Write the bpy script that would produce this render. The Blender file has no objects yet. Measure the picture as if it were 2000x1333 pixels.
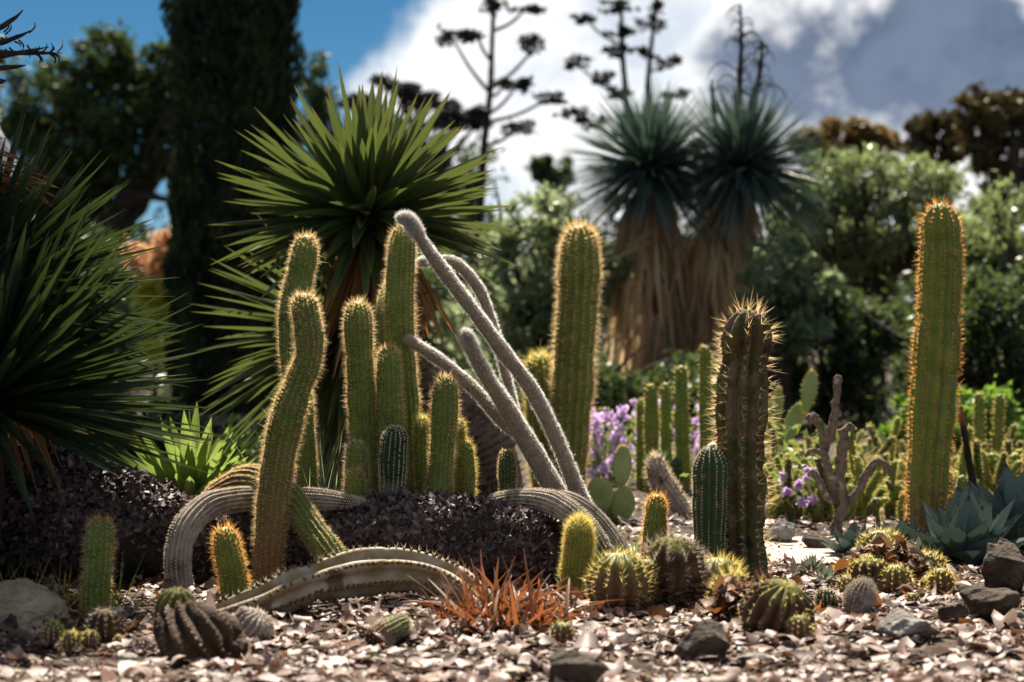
import bpy, bmesh, math, random
import numpy as np
from mathutils import Vector, noise

S = bpy.context.scene
COL = S.collection
rng = np.random.default_rng(11)
random.seed(11)

# ------------------------------------------------------------------ camera
F, HZ, CX, H = 3333.33, 666.5, 1000.0, 0.58      # focal length in photo pixels, horizon row, centre column, eye height
cam = bpy.data.cameras.new('camera')
cam.lens = 60.0; cam.sensor_width = 36.0
cam.clip_start = 0.05; cam.clip_end = 2000
cam.dof.use_dof = True; cam.dof.focus_distance = 4.15; cam.dof.aperture_fstop = 3.1
co = bpy.data.objects.new('camera', cam); COL.objects.link(co)
co.location = (0, 0, H); co.rotation_euler = (math.radians(90), 0, 0)
S.camera = co

# ------------------------------------------------------------------ sun, sky, exposure
SUN_EL, SUN_AZ = math.radians(55), math.radians(-4.5)   # azimuth measured from +Y towards +X
sun = bpy.data.lights.new('sun', 'SUN'); sun.energy = 5.0; sun.angle = math.radians(0.5); sun.color = (1.0, 0.91, 0.76)
so = bpy.data.objects.new('sun', sun); COL.objects.link(so)
sd = Vector((math.sin(SUN_AZ) * math.cos(SUN_EL), math.cos(SUN_AZ) * math.cos(SUN_EL), math.sin(SUN_EL)))
so.rotation_euler = sd.to_track_quat('Z', 'Y').to_euler(); so.location = sd * 50
S.view_settings.view_transform = 'Standard'; S.view_settings.look = 'None'
S.view_settings.exposure = 1.35; S.view_settings.gamma = 1.0
S.cycles.max_bounces = 6; S.cycles.diffuse_bounces = 3; S.cycles.transmission_bounces = 3
S.cycles.glossy_bounces = 2; S.cycles.transparent_max_bounces = 4
S.cycles.caustics_reflective = False; S.cycles.caustics_refractive = False
S.cycles.use_denoising = True

W = bpy.data.worlds.new('World'); S.world = W; W.use_nodes = True
nt = W.node_tree; nt.nodes.clear()
def wn(t, **k):
    n = nt.nodes.new(t)
    for a, v in k.items(): setattr(n, a, v)
    return n
def wm(op, *ins, clamp=False):
    n = wn('ShaderNodeMath', operation=op, use_clamp=clamp)
    for i, v in enumerate(ins):
        if isinstance(v, (int, float)): n.inputs[i].default_value = v
        else: nt.links.new(v, n.inputs[i])
    return n.outputs[0]
def wsmooth(x, lo, hi):
    n = wn('ShaderNodeMapRange', interpolation_type='SMOOTHSTEP')
    nt.links.new(x, n.inputs[0]); n.inputs[1].default_value = lo; n.inputs[2].default_value = hi
    return n.outputs[0]
def wnoise(vec, scale, det, rough=.55):
    n = wn('ShaderNodeTexNoise'); n.inputs['Scale'].default_value = scale; n.inputs['Detail'].default_value = det
    n.inputs['Roughness'].default_value = rough
    nt.links.new(vec, n.inputs['Vector']); return n.outputs[0]
def wmix(f, a, b):
    n = wn('ShaderNodeMix', data_type='RGBA'); nt.links.new(f, n.inputs[0])
    for i, v in ((6, a), (7, b)):
        if isinstance(v, tuple): n.inputs[i].default_value = (*v, 1)
        else: nt.links.new(v, n.inputs[i])
    return n.outputs[2]
sky = wn('ShaderNodeTexSky', sky_type='NISHITA'); sky.sun_disc = False
sky.sun_elevation = SUN_EL; sky.sun_rotation = SUN_AZ
sky.altitude = 2500; sky.air_density = 1.0; sky.dust_density = 0.0; sky.ozone_density = 4.0
hs = wn('ShaderNodeHueSaturation'); hs.inputs['Saturation'].default_value = 1.25; hs.inputs['Hue'].default_value = .488; hs.inputs['Value'].default_value = 0.50
nt.links.new(sky.outputs[0], hs.inputs['Color'])
tc = wn('ShaderNodeTexCoord'); DIR = tc.outputs['Generated']
sx = wn('ShaderNodeSeparateXYZ'); nt.links.new(DIR, sx.inputs[0])
yy = wm('MAXIMUM', sx.outputs[1], 0.12)
u = wm('DIVIDE', sx.outputs[0], yy); v = wm('DIVIDE', sx.outputs[2], yy)   # bearing and slope of the sky direction
n1 = wm('SUBTRACT', wnoise(DIR, 14, 7, .6), 0.5); n2 = wm('SUBTRACT', wnoise(DIR, 5, 5), 0.5)
# big cumulus bank: from a bearing a little left of north to the east, leaning right with height
edge = wm('SUBTRACT', wm('ADD', u, 0.112), wm('MULTIPLY', wm('MAXIMUM', wm('SUBTRACT', v, 0.15), 0.0), 1.3))
edge = wm('ADD', edge, wm('ADD', wm('MULTIPLY', n1, .13), wm('MULTIPLY', n2, .05)))
bank = wsmooth(edge, -0.016, 0.034)
hi = wsmooth(v, 1.6, 0.7)
bank = wm('MULTIPLY', bank, wm('MULTIPLY', hi, wsmooth(u, 1.6, .8)))
front = wsmooth(sx.outputs[1], 0.0, 0.3)
wisp = wm('MULTIPLY', wsmooth(wm('ADD', n1, n2), 0.12, 0.30), 0.7)
veil = wsmooth(wm('ADD', n2, wm('MULTIPLY', n1, .8)), 0.26, 0.05)          # thin spots where blue shows through
bank = wm('MULTIPLY', bank, wm('ADD', wm('MULTIPLY', veil, .45), .55))
mask = wm('MULTIPLY', wm('MAXIMUM', bank, wisp), front)
rear = wm('MULTIPLY', wsmooth(wm('ADD', n2, wm('MULTIPLY', n1, .6)), -0.02, 0.12), wsmooth(sx.outputs[1], 0.25, -0.05))   # unseen broken cloud added over the rest of the sky for fill light
mask = wm('MAXIMUM', mask, rear)
# grey belly of the cloud to the right
du = wm('DIVIDE', wm('SUBTRACT', u, 0.265), 0.125); dv = wm('DIVIDE', wm('SUBTRACT', v, 0.172), 0.036)
rr = wm('SQRT', wm('ADD', wm('MULTIPLY', du, du), wm('MULTIPLY', dv, dv)))
belly = wsmooth(wm('ADD', rr, wm('MULTIPLY', n1, 4.6)), 1.45, 0.5)
ccol = wmix(belly, (8.8, 8.8, 8.8), (.8, 1.15, 1.9))
soft = wsmooth(n1, 0.12, -0.16)
ccol = wmix(wm('MULTIPLY', soft, .2), ccol, (4.2, 4.9, 6.0))
fin = wmix(mask, hs.outputs[0], ccol)
bg = wn('ShaderNodeBackground'); bg.inputs['Strength'].default_value = 0.052
nt.links.new(fin, bg.inputs['Color'])
wo = wn('ShaderNodeOutputWorld'); nt.links.new(bg.outputs[0], wo.inputs[0])

# ------------------------------------------------------------------ helpers
def P(px, py, d): return np.array(((px - CX) / F * d, d, H + (HZ - py) / F * d))
def DG(py): return H * F / (py - HZ)                    # distance of level ground at a photo row
def nrm(a): return a / np.maximum(np.linalg.norm(a, axis=-1, keepdims=True), 1e-9)
def gz(x, y):
    return 0.012 * noise.noise(Vector((x * 2.2, y * 2.2, 0))) + 0.006 * noise.noise(Vector((x * 7, y * 7, 3)))

class MB:
    def __init__(s): s.v = []; s.f = []; s.a = []; s.n = 0
    def add(s, v, faces, mat=0, a=None):
        v = np.asarray(v, float).reshape(-1, 3)
        fs = np.asarray(faces, int)
        s.v.append(v); s.f.append((fs + s.n, mat))
        s.a.append(np.zeros(len(v)) if a is None else np.broadcast_to(np.asarray(a, float).reshape(-1), (len(v),)))
        s.n += len(v)
    def build(s, name, mats, parent=None, smooth=True, loc=None):
        me = bpy.data.meshes.new(name)
        v = np.concatenate(s.v)
        if parent is not None: v = v - np.array(parent.matrix_world.translation if False else parent['_o'])
        elif loc is not None: v = v - np.array(loc)
        li = np.concatenate([f.reshape(-1) for f, m in s.f])
        sz = np.concatenate([np.full(len(f), f.shape[1]) for f, m in s.f])
        mi = np.concatenate([np.full(len(f), m) for f, m in s.f])
        me.vertices.add(len(v)); me.vertices.foreach_set('co', v.astype(np.float32).ravel())
        me.loops.add(len(li)); me.loops.foreach_set('vertex_index', li.astype(np.int32))
        me.polygons.add(len(sz))
        st = np.concatenate(([0], np.cumsum(sz)[:-1]))
        me.polygons.foreach_set('loop_start', st.astype(np.int32))
        me.polygons.foreach_set('material_index', mi.astype(np.int32))
        me.polygons.foreach_set('use_smooth', np.full(len(sz), smooth))
        at = me.attributes.new('a', 'FLOAT', 'POINT'); at.data.foreach_set('value', np.concatenate(s.a).astype(np.float32))
        me.update(calc_edges=True)
        for m in (mats if isinstance(mats, (list, tuple)) else [mats]): me.materials.append(m)
        o = bpy.data.objects.new(name, me); COL.objects.link(o)
        if parent is not None: o.parent = parent
        elif loc is not None: o.location = loc
        if parent is None: o['_o'] = tuple(float(x) for x in (loc if loc is not None else (0, 0, 0)))
        else: o['_o'] = tuple(float(x) for x in parent['_o'])
        return o
def tag(o, label, cat, group=None, kind=None):
    if label: o['label'] = label
    if cat: o['category'] = cat
    if group: o['group'] = group
    if kind: o['kind'] = kind
    return o
def thing(name, label, cat, loc, group=None):
    o = bpy.data.objects.new(name, None); COL.objects.link(o); o.location = [float(x) for x in loc]
    o.empty_display_size = .05
    o['_o'] = tuple(float(x) for x in loc)
    return tag(o, label, cat, group)

# ---- materials
def MAT(name, cols, scale=20., rough=.6, bump=0., bscale=90., trans=0., tcol=None, attr=None, island=False, spec=.3, detail=4., dots=None, stretch=None):
    """cols: ramp of base colours over noise (or over a per-piece random value). attr=(colour, lo, hi): blend by vertex value a."""
    m = bpy.data.materials.new(name); m.use_nodes = True
    t = m.node_tree; t.nodes.clear(); L = t.links.new
    out = t.nodes.new('ShaderNodeOutputMaterial'); b = t.nodes.new('ShaderNodeBsdfPrincipled')
    b.inputs['Roughness'].default_value = rough; b.inputs['Specular IOR Level'].default_value = spec
    tcn = t.nodes.new('ShaderNodeTexCoord'); src = tcn.outputs['Object']
    if stretch:
        mp = t.nodes.new('ShaderNodeMapping'); mp.inputs['Scale'].default_value = stretch; L(src, mp.inputs[0]); src = mp.outputs[0]
    nz = t.nodes.new('ShaderNodeTexNoise'); nz.inputs['Scale'].default_value = scale; nz.inputs['Detail'].default_value = detail
    L(src, nz.inputs['Vector'])
    r = t.nodes.new('ShaderNodeValToRGB'); e = r.color_ramp.elements
    lo, hi = (0., 1.) if island else (.32, .68)
    for i, c in enumerate(cols):
        pos = lo + (hi - lo) * i / max(1, len(cols) - 1)
        el = e[i] if i < 2 else e.new(pos)
        el.position = pos; el.color = (*c, 1)
    if len(cols) == 1: e[1].color = (*cols[0], 1)
    if island:
        g = t.nodes.new('ShaderNodeNewGeometry')
        mx = t.nodes.new('ShaderNodeMath'); mx.operation = 'MULTIPLY_ADD'; mx.inputs[1].default_value = .25
        sb = t.nodes.new('ShaderNodeMath'); sb.operation = 'SUBTRACT'; L(nz.outputs[0], sb.inputs[0]); sb.inputs[1].default_value = .5
        L(sb.outputs[0], mx.inputs[0]); L(g.outputs['Random Per Island'], mx.inputs[2]); L(mx.outputs[0], r.inputs[0])
    else: L(nz.outputs[0], r.inputs[0])
    colr = r.outputs[0]
    for at in (attr if isinstance(attr, list) else [attr] if attr else []):
        an = t.nodes.new('ShaderNodeAttribute'); an.attribute_name = 'a'
        mr = t.nodes.new('ShaderNodeMapRange'); mr.inputs[1].default_value = at[1]; mr.inputs[2].default_value = at[2]
        ad = t.nodes.new('ShaderNodeMath'); ad.operation = 'MULTIPLY_ADD'; ad.inputs[1].default_value = (at[3] if len(at) > 3 else 0.)
        sb = t.nodes.new('ShaderNodeMath'); sb.operation = 'SUBTRACT'; L(nz.outputs[0], sb.inputs[0]); sb.inputs[1].default_value = .5
        L(sb.outputs[0], ad.inputs[0]); L(an.outputs['Fac'], ad.inputs[2]); L(ad.outputs[0], mr.inputs[0])
        mx = t.nodes.new('ShaderNodeMix'); mx.data_type = 'RGBA'; L(mr.outputs[0], mx.inputs[0]); L(colr, mx.inputs[6])
        mx.inputs[7].default_value = (*at[0], 1); colr = mx.outputs[2]
    if dots:
        dn = t.nodes.new('ShaderNodeTexNoise'); dn.inputs['Scale'].default_value = dots[1]; dn.inputs['Detail'].default_value = 3; L(src, dn.inputs['Vector'])
        dm = t.nodes.new('ShaderNodeMapRange'); dm.inputs[1].default_value = dots[2]; dm.inputs[2].default_value = dots[2] + .05; L(dn.outputs[0], dm.inputs[0])
        mx = t.nodes.new('ShaderNodeMix'); mx.data_type = 'RGBA'; L(dm.outputs[0], mx.inputs[0]); L(colr, mx.inputs[6])
        mx.inputs[7].default_value = (*dots[0], 1); colr = mx.outputs[2]
    L(colr, b.inputs['Base Color'])
    if bump:
        bn = t.nodes.new('ShaderNodeTexNoise'); bn.inputs['Scale'].default_value = bscale; bn.inputs['Detail'].default_value = 5
        L(src, bn.inputs['Vector'])
        bp = t.nodes.new('ShaderNodeBump'); bp.inputs['Strength'].default_value = bump; bp.inputs['Distance'].default_value = 1. / bscale
        L(bn.outputs[0], bp.inputs['Height']); L(bp.outputs[0], b.inputs['Normal'])
    sh = b.outputs[0]
    if trans:
        tr = t.nodes.new('ShaderNodeBsdfTranslucent')
        if tcol: tr.inputs[0].default_value = (*tcol, 1)
        else: L(colr, tr.inputs[0])
        ms = t.nodes.new('ShaderNodeMixShader'); ms.inputs[0].default_value = trans
        L(sh, ms.inputs[1]); L(tr.outputs[0], ms.inputs[2]); sh = ms.outputs[0]
    L(sh, out.inputs[0])
    return m

# ---- curves and tubes
def spline(pts, rad, n=24):
    pts = np.asarray(pts, float); rad = np.asarray(rad, float)
    q = np.vstack((2 * pts[0] - pts[1], pts, 2 * pts[-1] - pts[-2])); o = []; ro = []
    for i in range(len(pts) - 1):
        t = np.linspace(0, 1, n, endpoint=False)[:, None]
        p0, p1, p2, p3 = q[i], q[i + 1], q[i + 2], q[i + 3]
        o.append(.5 * (2 * p1 + (p2 - p0) * t + (2 * p0 - 5 * p1 + 4 * p2 - p3) * t**2 + (3 * p1 - p0 - 3 * p2 + p3) * t**3))
        tt = t[:, 0]; tt = tt * tt * (3 - 2 * tt); ro.append(rad[i] * (1 - tt) + rad[i + 1] * tt)
    o.append(pts[-1:]); ro.append(rad[-1:])
    return np.concatenate(o), np.concatenate(ro)
def arc(p): return np.concatenate(([0], np.cumsum(np.linalg.norm(np.diff(p, axis=0), axis=1))))
def frames(p):
    T = nrm(np.gradient(p, axis=0)); U = np.zeros_like(T)
    ref = np.array((0, -1., 0)) if abs(T[0][1]) < .9 else np.array((0, 0, 1.))
    u0 = ref - T[0] * ref.dot(T[0]); U[0] = u0 / np.linalg.norm(u0)
    for i in range(1, len(p)):
        w = U[i - 1] - T[i] * U[i - 1].dot(T[i]); U[i] = w / np.linalg.norm(w)
    return T, U, np.cross(T, U)
def grid_faces(N, M):
    i = np.arange(N - 1)[:, None]; j = np.arange(M)[None]; k = (j + 1) % M
    return np.stack((i * M + j, i * M + k, (i + 1) * M + k, (i + 1) * M + j), -1).reshape(-1, 4)
def tube(mb, pts, rad, M=10, step=None, wob=.08, mat=0, seed=0, cap=True, rough=0.):
    p, r = spline(pts, rad); s = arc(p); L = s[-1]
    n = max(4, int(L / (step or max(.3 * r.mean(), L / 60))))
    ss = np.linspace(0, L, n); p = np.stack([np.interp(ss, s, p[:, k]) for k in range(3)], 1); r = np.interp(ss, s, r)
    T, U, V = frames(p)
    th = 2 * np.pi * np.arange(M) / M
    lr = np.random.default_rng(seed + 5)
    ph = lr.uniform(0, 6.28, 6); k = lr.uniform(.4, 2.2, 3)
    w = 1 + wob * (np.sin(ss[:, None] / r.mean() * k[0] + 2 * th[None] + ph[0]) + .7 * np.sin(ss[:, None] / r.mean() * k[1] - 3 * th[None] + ph[1])) + rough * lr.normal(0, 1, (n, M))
    ring = np.cos(th)[None, :, None] * U[:, None] + np.sin(th)[None, :, None] * V[:, None]
    v = p[:, None] + ring * (r[:, None] * w)[:, :, None]
    mb.add(v, grid_faces(n, M), mat, np.repeat(ss / L, M))
    if cap:
        for e, idx in ((0, 0), (n - 1, n - 1)):
            b = v[idx]; c = p[idx:idx + 1]; f = np.stack((np.full(M, M), np.arange(M), (np.arange(M) + 1) % M), 1)
            if e == 0: f = f[:, ::-1]
            mb.add(np.vstack((b, c)), f, mat, 0 if e == 0 else 1)
    return p, r, T, U, V

g_sp = np.random.default_rng(77)
def add_spines(mb, pos, d, ln, wd, mat=0, a=None):
    d = nrm(d); n = len(pos)
    h = np.where(np.abs(d[:, 2:3]) > .9, np.array([[1., 0, 0]]), np.array([[0, 0, 1.]]))
    x = nrm(np.cross(d, h)); y = np.cross(d, x)
    ln = np.broadcast_to(ln, (n,))[:, None]; wd = np.broadcast_to(wd, (n,))[:, None]
    an = (g_sp.uniform(0, np.pi, n))[:, None]; x = x * np.cos(an) + y * np.sin(an)
    v = np.stack((pos + x * wd, pos - x * wd, pos + d * ln), 1)
    f = np.arange(n)[:, None] * 3 + np.array([[0, 1, 2]])
    mb.add(v, f, mat, None if a is None else np.repeat(a, 3))
def add_quads(mb, c, X, Y, mat=0, a=None, bend=0.):
    """kite-shaped leaves: half length X, half width Y"""
    n = len(c); b = np.arange(n)[:, None] * 4
    v = np.stack((c - X, c + Y * .9 - X * .1, c + X, c - Y * .9 - X * .1), 1)
    mb.add(v, b + np.array([[0, 1, 2, 3]]), mat, None if a is None else np.repeat(a, 4))
def rdir(n, g=None): return nrm((g or rng).normal(0, 1, (n, 3)))

# ---- cactus bodies
def ribbed(pts, rad, ribs, depth, cap=None, step=.006, sub=4, twist=0., wob=.025, sp=.009, tub=0., off=0.):
    """A ribbed stem along a curve; returns mesh builder and areoles (position, normal, tangent, t along, tip)"""
    p, r = spline(pts, rad); s = arc(p); L = s[-1]
    cl = cap if cap is not None else r[-1] * 1.25
    n1 = max(6, int((L - cl) / step)); n2 = 9
    ss = np.concatenate((np.linspace(0, L - cl, n1, endpoint=False), L - cl + cl * np.sin(np.linspace(0, np.pi / 2 * .985, n2))))
    e = np.clip((ss - (L - cl)) / cl, 0, 1); prof = np.sqrt(np.maximum(1 - e**2, 0))
    p = np.stack([np.interp(ss, s, p[:, k]) for k in range(3)], 1); r = np.interp(ss, s, r)
    T, U, V = frames(p)
    ph = rng.uniform(0, 6.28, 3)
    R = r * prof * (1 + wob * (np.sin(ss * 31 + ph[0]) + .6 * np.sin(ss * 77 + ph[1])))
    for q in range(int(rng.integers(1, 4) + L * 2)):
        R = R * (1 - rng.uniform(.03, .10) * np.exp(-((ss - rng.uniform(.1, .9) * L) / rng.uniform(.006, .02))**2))
    R = R * (1 + .035 * np.sin(ss / max(r.max(), .01) * .9 + ph[2]))
    M = ribs * sub; th0 = 2 * np.pi * np.arange(M) / M
    f = 1 - depth * (1 - np.abs(np.cos(ribs * th0 / 2)))
    th = th0[None] + twist * ss[:, None] + off
    ring = np.cos(th)[..., None] * U[:, None] + np.sin(th)[..., None] * V[:, None]
    R = R * (1 + tub * np.cos(2 * np.pi * ss / sp))
    irr = 1 + .03 * np.sin(3 * th0[None] + ss[:, None] * 9 + ph[0]) * (1 + 0 * ss[:, None]) + .02 * np.sin(ribs / 2 * th0[None] + ss[:, None] * 23 + ph[1])
    v = p[:, None] + ring * (R[:, None] * f[None] * irr)[..., None]
    mb = MB(); n = len(ss)
    mb.add(v, grid_faces(n, M), 0, np.repeat(ss / L, M) )
    tip = np.vstack((v[-1], p[-1:] + T[-1:] * r[-1] * .02)); fa = np.stack((np.arange(M), (np.arange(M) + 1) % M, np.full(M, M)), 1)
    mb.add(tip, fa, 0, 1)
    fa = np.stack(((np.arange(M) + 1) % M, np.arange(M), np.full(M, M)), 1)
    mb.add(np.vstack((v[0], p[:1])), fa, 0, 0)
    ap = []; an = []; aT = []; aS = []; ae = []
    for k in range(ribs):
        sk = np.arange(sp * .5 + (k % 2) * sp * .5, L * .999, sp) + 0.
        sk = sk + rng.normal(0, sp * .08, len(sk))
        sk = np.clip(sk, 0, L)
        # rings near the apex are closer together
        pk = np.stack([np.interp(sk, ss, p[:, q]) for q in range(3)], 1)
        Tk = nrm(np.stack([np.interp(sk, ss, T[:, q]) for q in range(3)], 1)); Uk = np.stack([np.interp(sk, ss, U[:, q]) for q in range(3)], 1)
        Vk = np.cross(Tk, Uk); Rk = np.interp(sk, ss, R); ek = np.interp(sk, ss, e)
        a = 2 * np.pi * k / ribs + twist * sk + off
        rd = np.cos(a)[:, None] * Uk + np.sin(a)[:, None] * Vk
        ap.append(pk + rd * Rk[:, None]); an.append(nrm(rd * np.sqrt(np.maximum(1 - ek**2, 0.02))[:, None] + Tk * ek[:, None])); aT.append(Tk); aS.append(sk / L); ae.append(ek)
    return mb, tuple(np.concatenate(q) for q in (ap, an, aT, aS, ae))
def spines(ar, n, ln, wd=.0005, spread=.9, up=.15, tipgain=1.5, var=.3, keep=.9, areole=.0016):
    p, nn, T, t, e = ar
    if keep < 1:
        m = rng.random(len(p)) < keep; p, nn, T, t, e = p[m], nn[m], T[m], t[m], e[m]
    mb = MB()
    P_ = np.repeat(p, n, 0); N_ = np.repeat(nn, n, 0); T_ = np.repeat(T, n, 0); E_ = np.repeat(e, n)
    rd = rng.normal(0, 1, P_.shape); rd -= N_ * (rd * N_).sum(1, keepdims=True); rd = nrm(rd)
    d = N_ + rd * rng.uniform(.15, 1, len(P_))[:, None] * spread + T_ * up
    l = ln * np.exp(rng.normal(0, var, len(P_))) * (1 + (tipgain - 1) * E_)
    add_spines(mb, P_ - N_ * .0008, d, l, wd * (1 + .25 * E_), 0, np.clip(np.repeat(t, n) * 0 + E_, 0, 1))
    if areole:
        for sgn in (0,):
            m = len(p); x = nrm(np.cross(nn, T)); y = nrm(np.cross(x, nn)); q = areole
            v = np.stack((p + x * q, p + y * q * 1.3, p - x * q, p - y * q * 1.3, p + nn * q * .9), 1) - nn[:, None] * q * .2
            b = np.arange(m)[:, None] * 5
            f = np.concatenate([b + np.array([[i, (i + 1) % 4, 4]]) for i in range(4)])
            mb.add(v, f, 1)
    return mb

# ---- strap leaves
def blades(mb, base, d, ln, wd, droop, prof, fold=.25, n=7, mat=0, up=(0, 0, 1.), twist=.25, g=None, base_up=.0):
    g = g or rng; N = len(base); d = nrm(d)
    ln = np.broadcast_to(ln, (N,)); wd = np.broadcast_to(wd, (N,)); droop = np.broadcast_to(droop, (N,))
    upv = np.broadcast_to(np.array(up, float), (N, 3))
    side = np.cross(d, upv); bad = np.linalg.norm(side, axis=1) < .15
    side[bad] = np.cross(d[bad], np.array((1., .2, 0))); side = nrm(side)
    nor = nrm(np.cross(side, d))
    tw = g.normal(0, twist, N)[:, None]
    side, nor = side * np.cos(tw) + nor * np.sin(tw), nor * np.cos(tw) - side * np.sin(tw)
    t = np.linspace(0, 1, n)
    w = np.interp(t, np.linspace(0, 1, len(prof)), prof)
    c = base[:, None] + d[:, None] * (ln[:, None] * t[None])[..., None]
    c = c + np.array((0, 0, -1.)) * (droop[:, None] * ln[:, None] * t[None]**2)[..., None]
    hw = (wd[:, None] * .5 * w[None])[..., None]
    l = c + side[:, None] * hw; r = c - side[:, None] * hw; m = c - nor[:, None] * hw * fold * 2
    v = np.stack((l, m, r), 2)                      # N,n,3,3
    b = (np.arange(N) * n * 3)[:, None, None]; i = np.arange(n - 1)[None, :, None] * 3; j = np.arange(2)[None, None]
    q = b + i + j
    f = np.stack((q, q + 1, q + 4, q + 3), -1).reshape(-1, 4)
    mb.add(v, f, mat, np.tile(np.repeat(t, 3), N))
    return c
YUC = [.75, .85, 1, 1, .92, .75, .5, .03]
AGV = [.55, .7, .95, 1, .9, .62, .3, .02]
def sphere_dirs(n, axis, amin, amax, g=None):
    """even directions between two angles (degrees) from an axis"""
    g = g or rng; axis = np.array(axis, float) / np.linalg.norm(axis)
    k = np.arange(n) + .5
    ca = np.cos(np.radians(amin)) + (np.cos(np.radians(amax)) - np.cos(np.radians(amin))) * k / n
    ph = k * 2.39996 + g.normal(0, .12, n); ca = np.clip(ca + g.normal(0, .03, n), -1, 1); sa = np.sqrt(1 - ca**2)
    x = np.cross(axis, (0, 1, .1)); x /= np.linalg.norm(x); y = np.cross(axis, x)
    return axis[None] * ca[:, None] + x[None] * (sa * np.cos(ph))[:, None] + y[None] * (sa * np.sin(ph))[:, None]

# ---- leafy crowns
def crown(mb, blobs, d, n, leaf, aspect=.5, clump=.16, clumps=16, hang=0., shell=.5, depth=1., g=None, mat=0, spray=.38):
    """blobs (px,py,rx,ry) at distance d: leaves gather in clumps spread through each blob's volume"""
    g = g or rng; tot = sum(b[2] * b[3] for b in blobs)
    for b in blobs:
        px, py, rx, ry = b[:4]; dd = d + (b[4] if len(b) > 4 else 0)
        k = int(n * rx * ry / tot); c0 = P(px, py, dd); R = np.array((rx, (rx + ry) * .5 * depth, ry)) / F * dd
        cd = rdir(clumps, g) * (g.uniform(shell, 1, clumps)**.6)[:, None]
        cs = g.uniform(.55, 1.35, clumps)
        ci = g.choice(clumps, k, p=cs / cs.sum())
        sd_ = nrm(cd + g.normal(0, .5, (clumps, 3)) + (0, 0, .45)) * spray * cs[:, None]
        tt = g.uniform(-.35, 1, k)[:, None]
        q = cd[ci] * .92 + sd_[ci] * tt + g.normal(0, 1, (k, 3)) * (clump * cs[ci])[:, None] * (1.15 - .75 * np.clip(tt, 0, 1))
        c = c0 + q * R
        X = rdir(k, g); X[:, 2] -= hang; X = nrm(X); Y = nrm(np.cross(X, rdir(k, g)))
        s = leaf * g.uniform(.6, 1.3, k)[:, None]
        add_quads(mb, c, X * s * .5, Y * s * .5 * aspect, mat, np.clip(cd[ci][:, 2] * .5 + .5, 0, 1))
def limbs(mb, base, r0, blobs, d, split=.45, M=8, seed=1):
    """trunk from the ground and one limb to each blob"""
    g = np.random.default_rng(seed)
    cs = [P(b[0], b[1], d + (b[4] if len(b) > 4 else 0)) for b in blobs]
    mean = np.mean(cs, 0); fork = base + (mean - base) * split; fork[2] = base[2] + (min(c[2] for c in cs) - base[2]) * .8
    if fork[2] < base[2] + .2: fork[2] = base[2] + .2
    mid = (base + fork) / 2 + g.normal(0, .04, 3) * np.linalg.norm(fork - base)
    tube(mb, [base - (0, 0, .1), mid, fork], [r0 * 1.2, r0, r0 * .85], M=10, seed=seed)
    for i, c in enumerate(cs):
        m = fork + (c - fork) * .5 + g.normal(0, .1, 3) * np.linalg.norm(c - fork)
        tube(mb, [fork - (mid - fork) * -.05, m, c], [r0 * .6, r0 * .4, r0 * .15], M=7, seed=seed + i, cap=False)
        for j in range(3):
            e = c + g.normal(0, .35, 3) * np.array((b_r(blobs[i], d), b_r(blobs[i], d), b_r(blobs[i], d)))
            tube(mb, [m, (m + e) / 2 + g.normal(0, .06, 3), e], [r0 * .25, r0 * .17, r0 * .07], M=5, seed=seed + i + j, cap=False)
def b_r(b, d): return (b[2] + b[3]) / F * d

# ------------------------------------------------------------------ materials
m_soil = MAT('soil', [(.025, .017, .012), (.055, .039, .029), (.09, .066, .05)], 9, .95, .8, 60)
m_litter = MAT('dead_leaf', [(.05, .025, .014), (.15, .08, .05), (.31, .22, .18), (.42, .33, .29), (.09, .04, .025), (.38, .29, .265), (.22, .13, .10), (.15, .05, .02), (.25, .16, .13), (.46, .38, .35), (.08, .035, .022)], 40, .5, .15, 200, .22, island=True, spec=.45)
m_orange = MAT('orange_leaf', [(.30, .08, .015), (.42, .14, .03), (.22, .06, .02)], 40, .5, .2, 150, .4, island=True)
m_brownleaf = MAT('brown_leaf', [(.06, .03, .016), (.14, .06, .025), (.24, .10, .03), (.20, .13, .09), (.38, .29, .24)], 40, .55, .2, 150, .3, island=True)
m_path = MAT('path_sand', [(.38, .33, .28), (.5, .45, .4)], 30, .95, .4, 200)
m_skin = MAT('cactus_skin', dots=((.15, .10, .05), 26, 0.63), cols=[(.075, .125, .018), (.12, .18, .026), (.15, .21, .035)], scale=22, rough=.5, bump=.12, bscale=250, attr=((.14, .09, .045), .2, -.04, .25), spec=.35)
m_skin_y = MAT('cactus_skin_olive', dots=((.15, .10, .05), 26, 0.63), cols=[(.10, .135, .018), (.145, .18, .026), (.18, .20, .034)], scale=22, rough=.55, bump=.12, bscale=250, attr=((.16, .10, .05), .2, -.02, .25))
m_skin_d = MAT('cactus_skin_dark', dots=((.15, .10, .05), 26, 0.6), cols=[(.022, .05, .018), (.04, .075, .022)], scale=30, rough=.5, bump=.12, bscale=250, attr=((.2, .11, .06), .3, .02, .35))
m_cork = MAT('cactus_skin_corky', [(.02, .025, .008), (.10, .06, .03), (.06, .075, .017), (.18, .12, .08), (.08, .095, .022)], 13, .85, .9, 110)
m_bentskin = MAT('cactus_skin_weathered', dots=((.15, .10, .05), 26, 0.63), cols=[(.075, .12, .02), (.105, .145, .026), (.14, .14, .04)], scale=18, rough=.6, bump=.15, bscale=200, attr=[((.19, .105, .05), .5, .12, .5)])
m_grey = MAT('cactus_skin_grey', dots=((.07, .045, .03), 26, 0.63), cols=[(.12, .085, .065), (.24, .19, .16), (.36, .31, .28), (.16, .14, .08)], scale=20, rough=.8, bump=.3, bscale=200)
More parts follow.
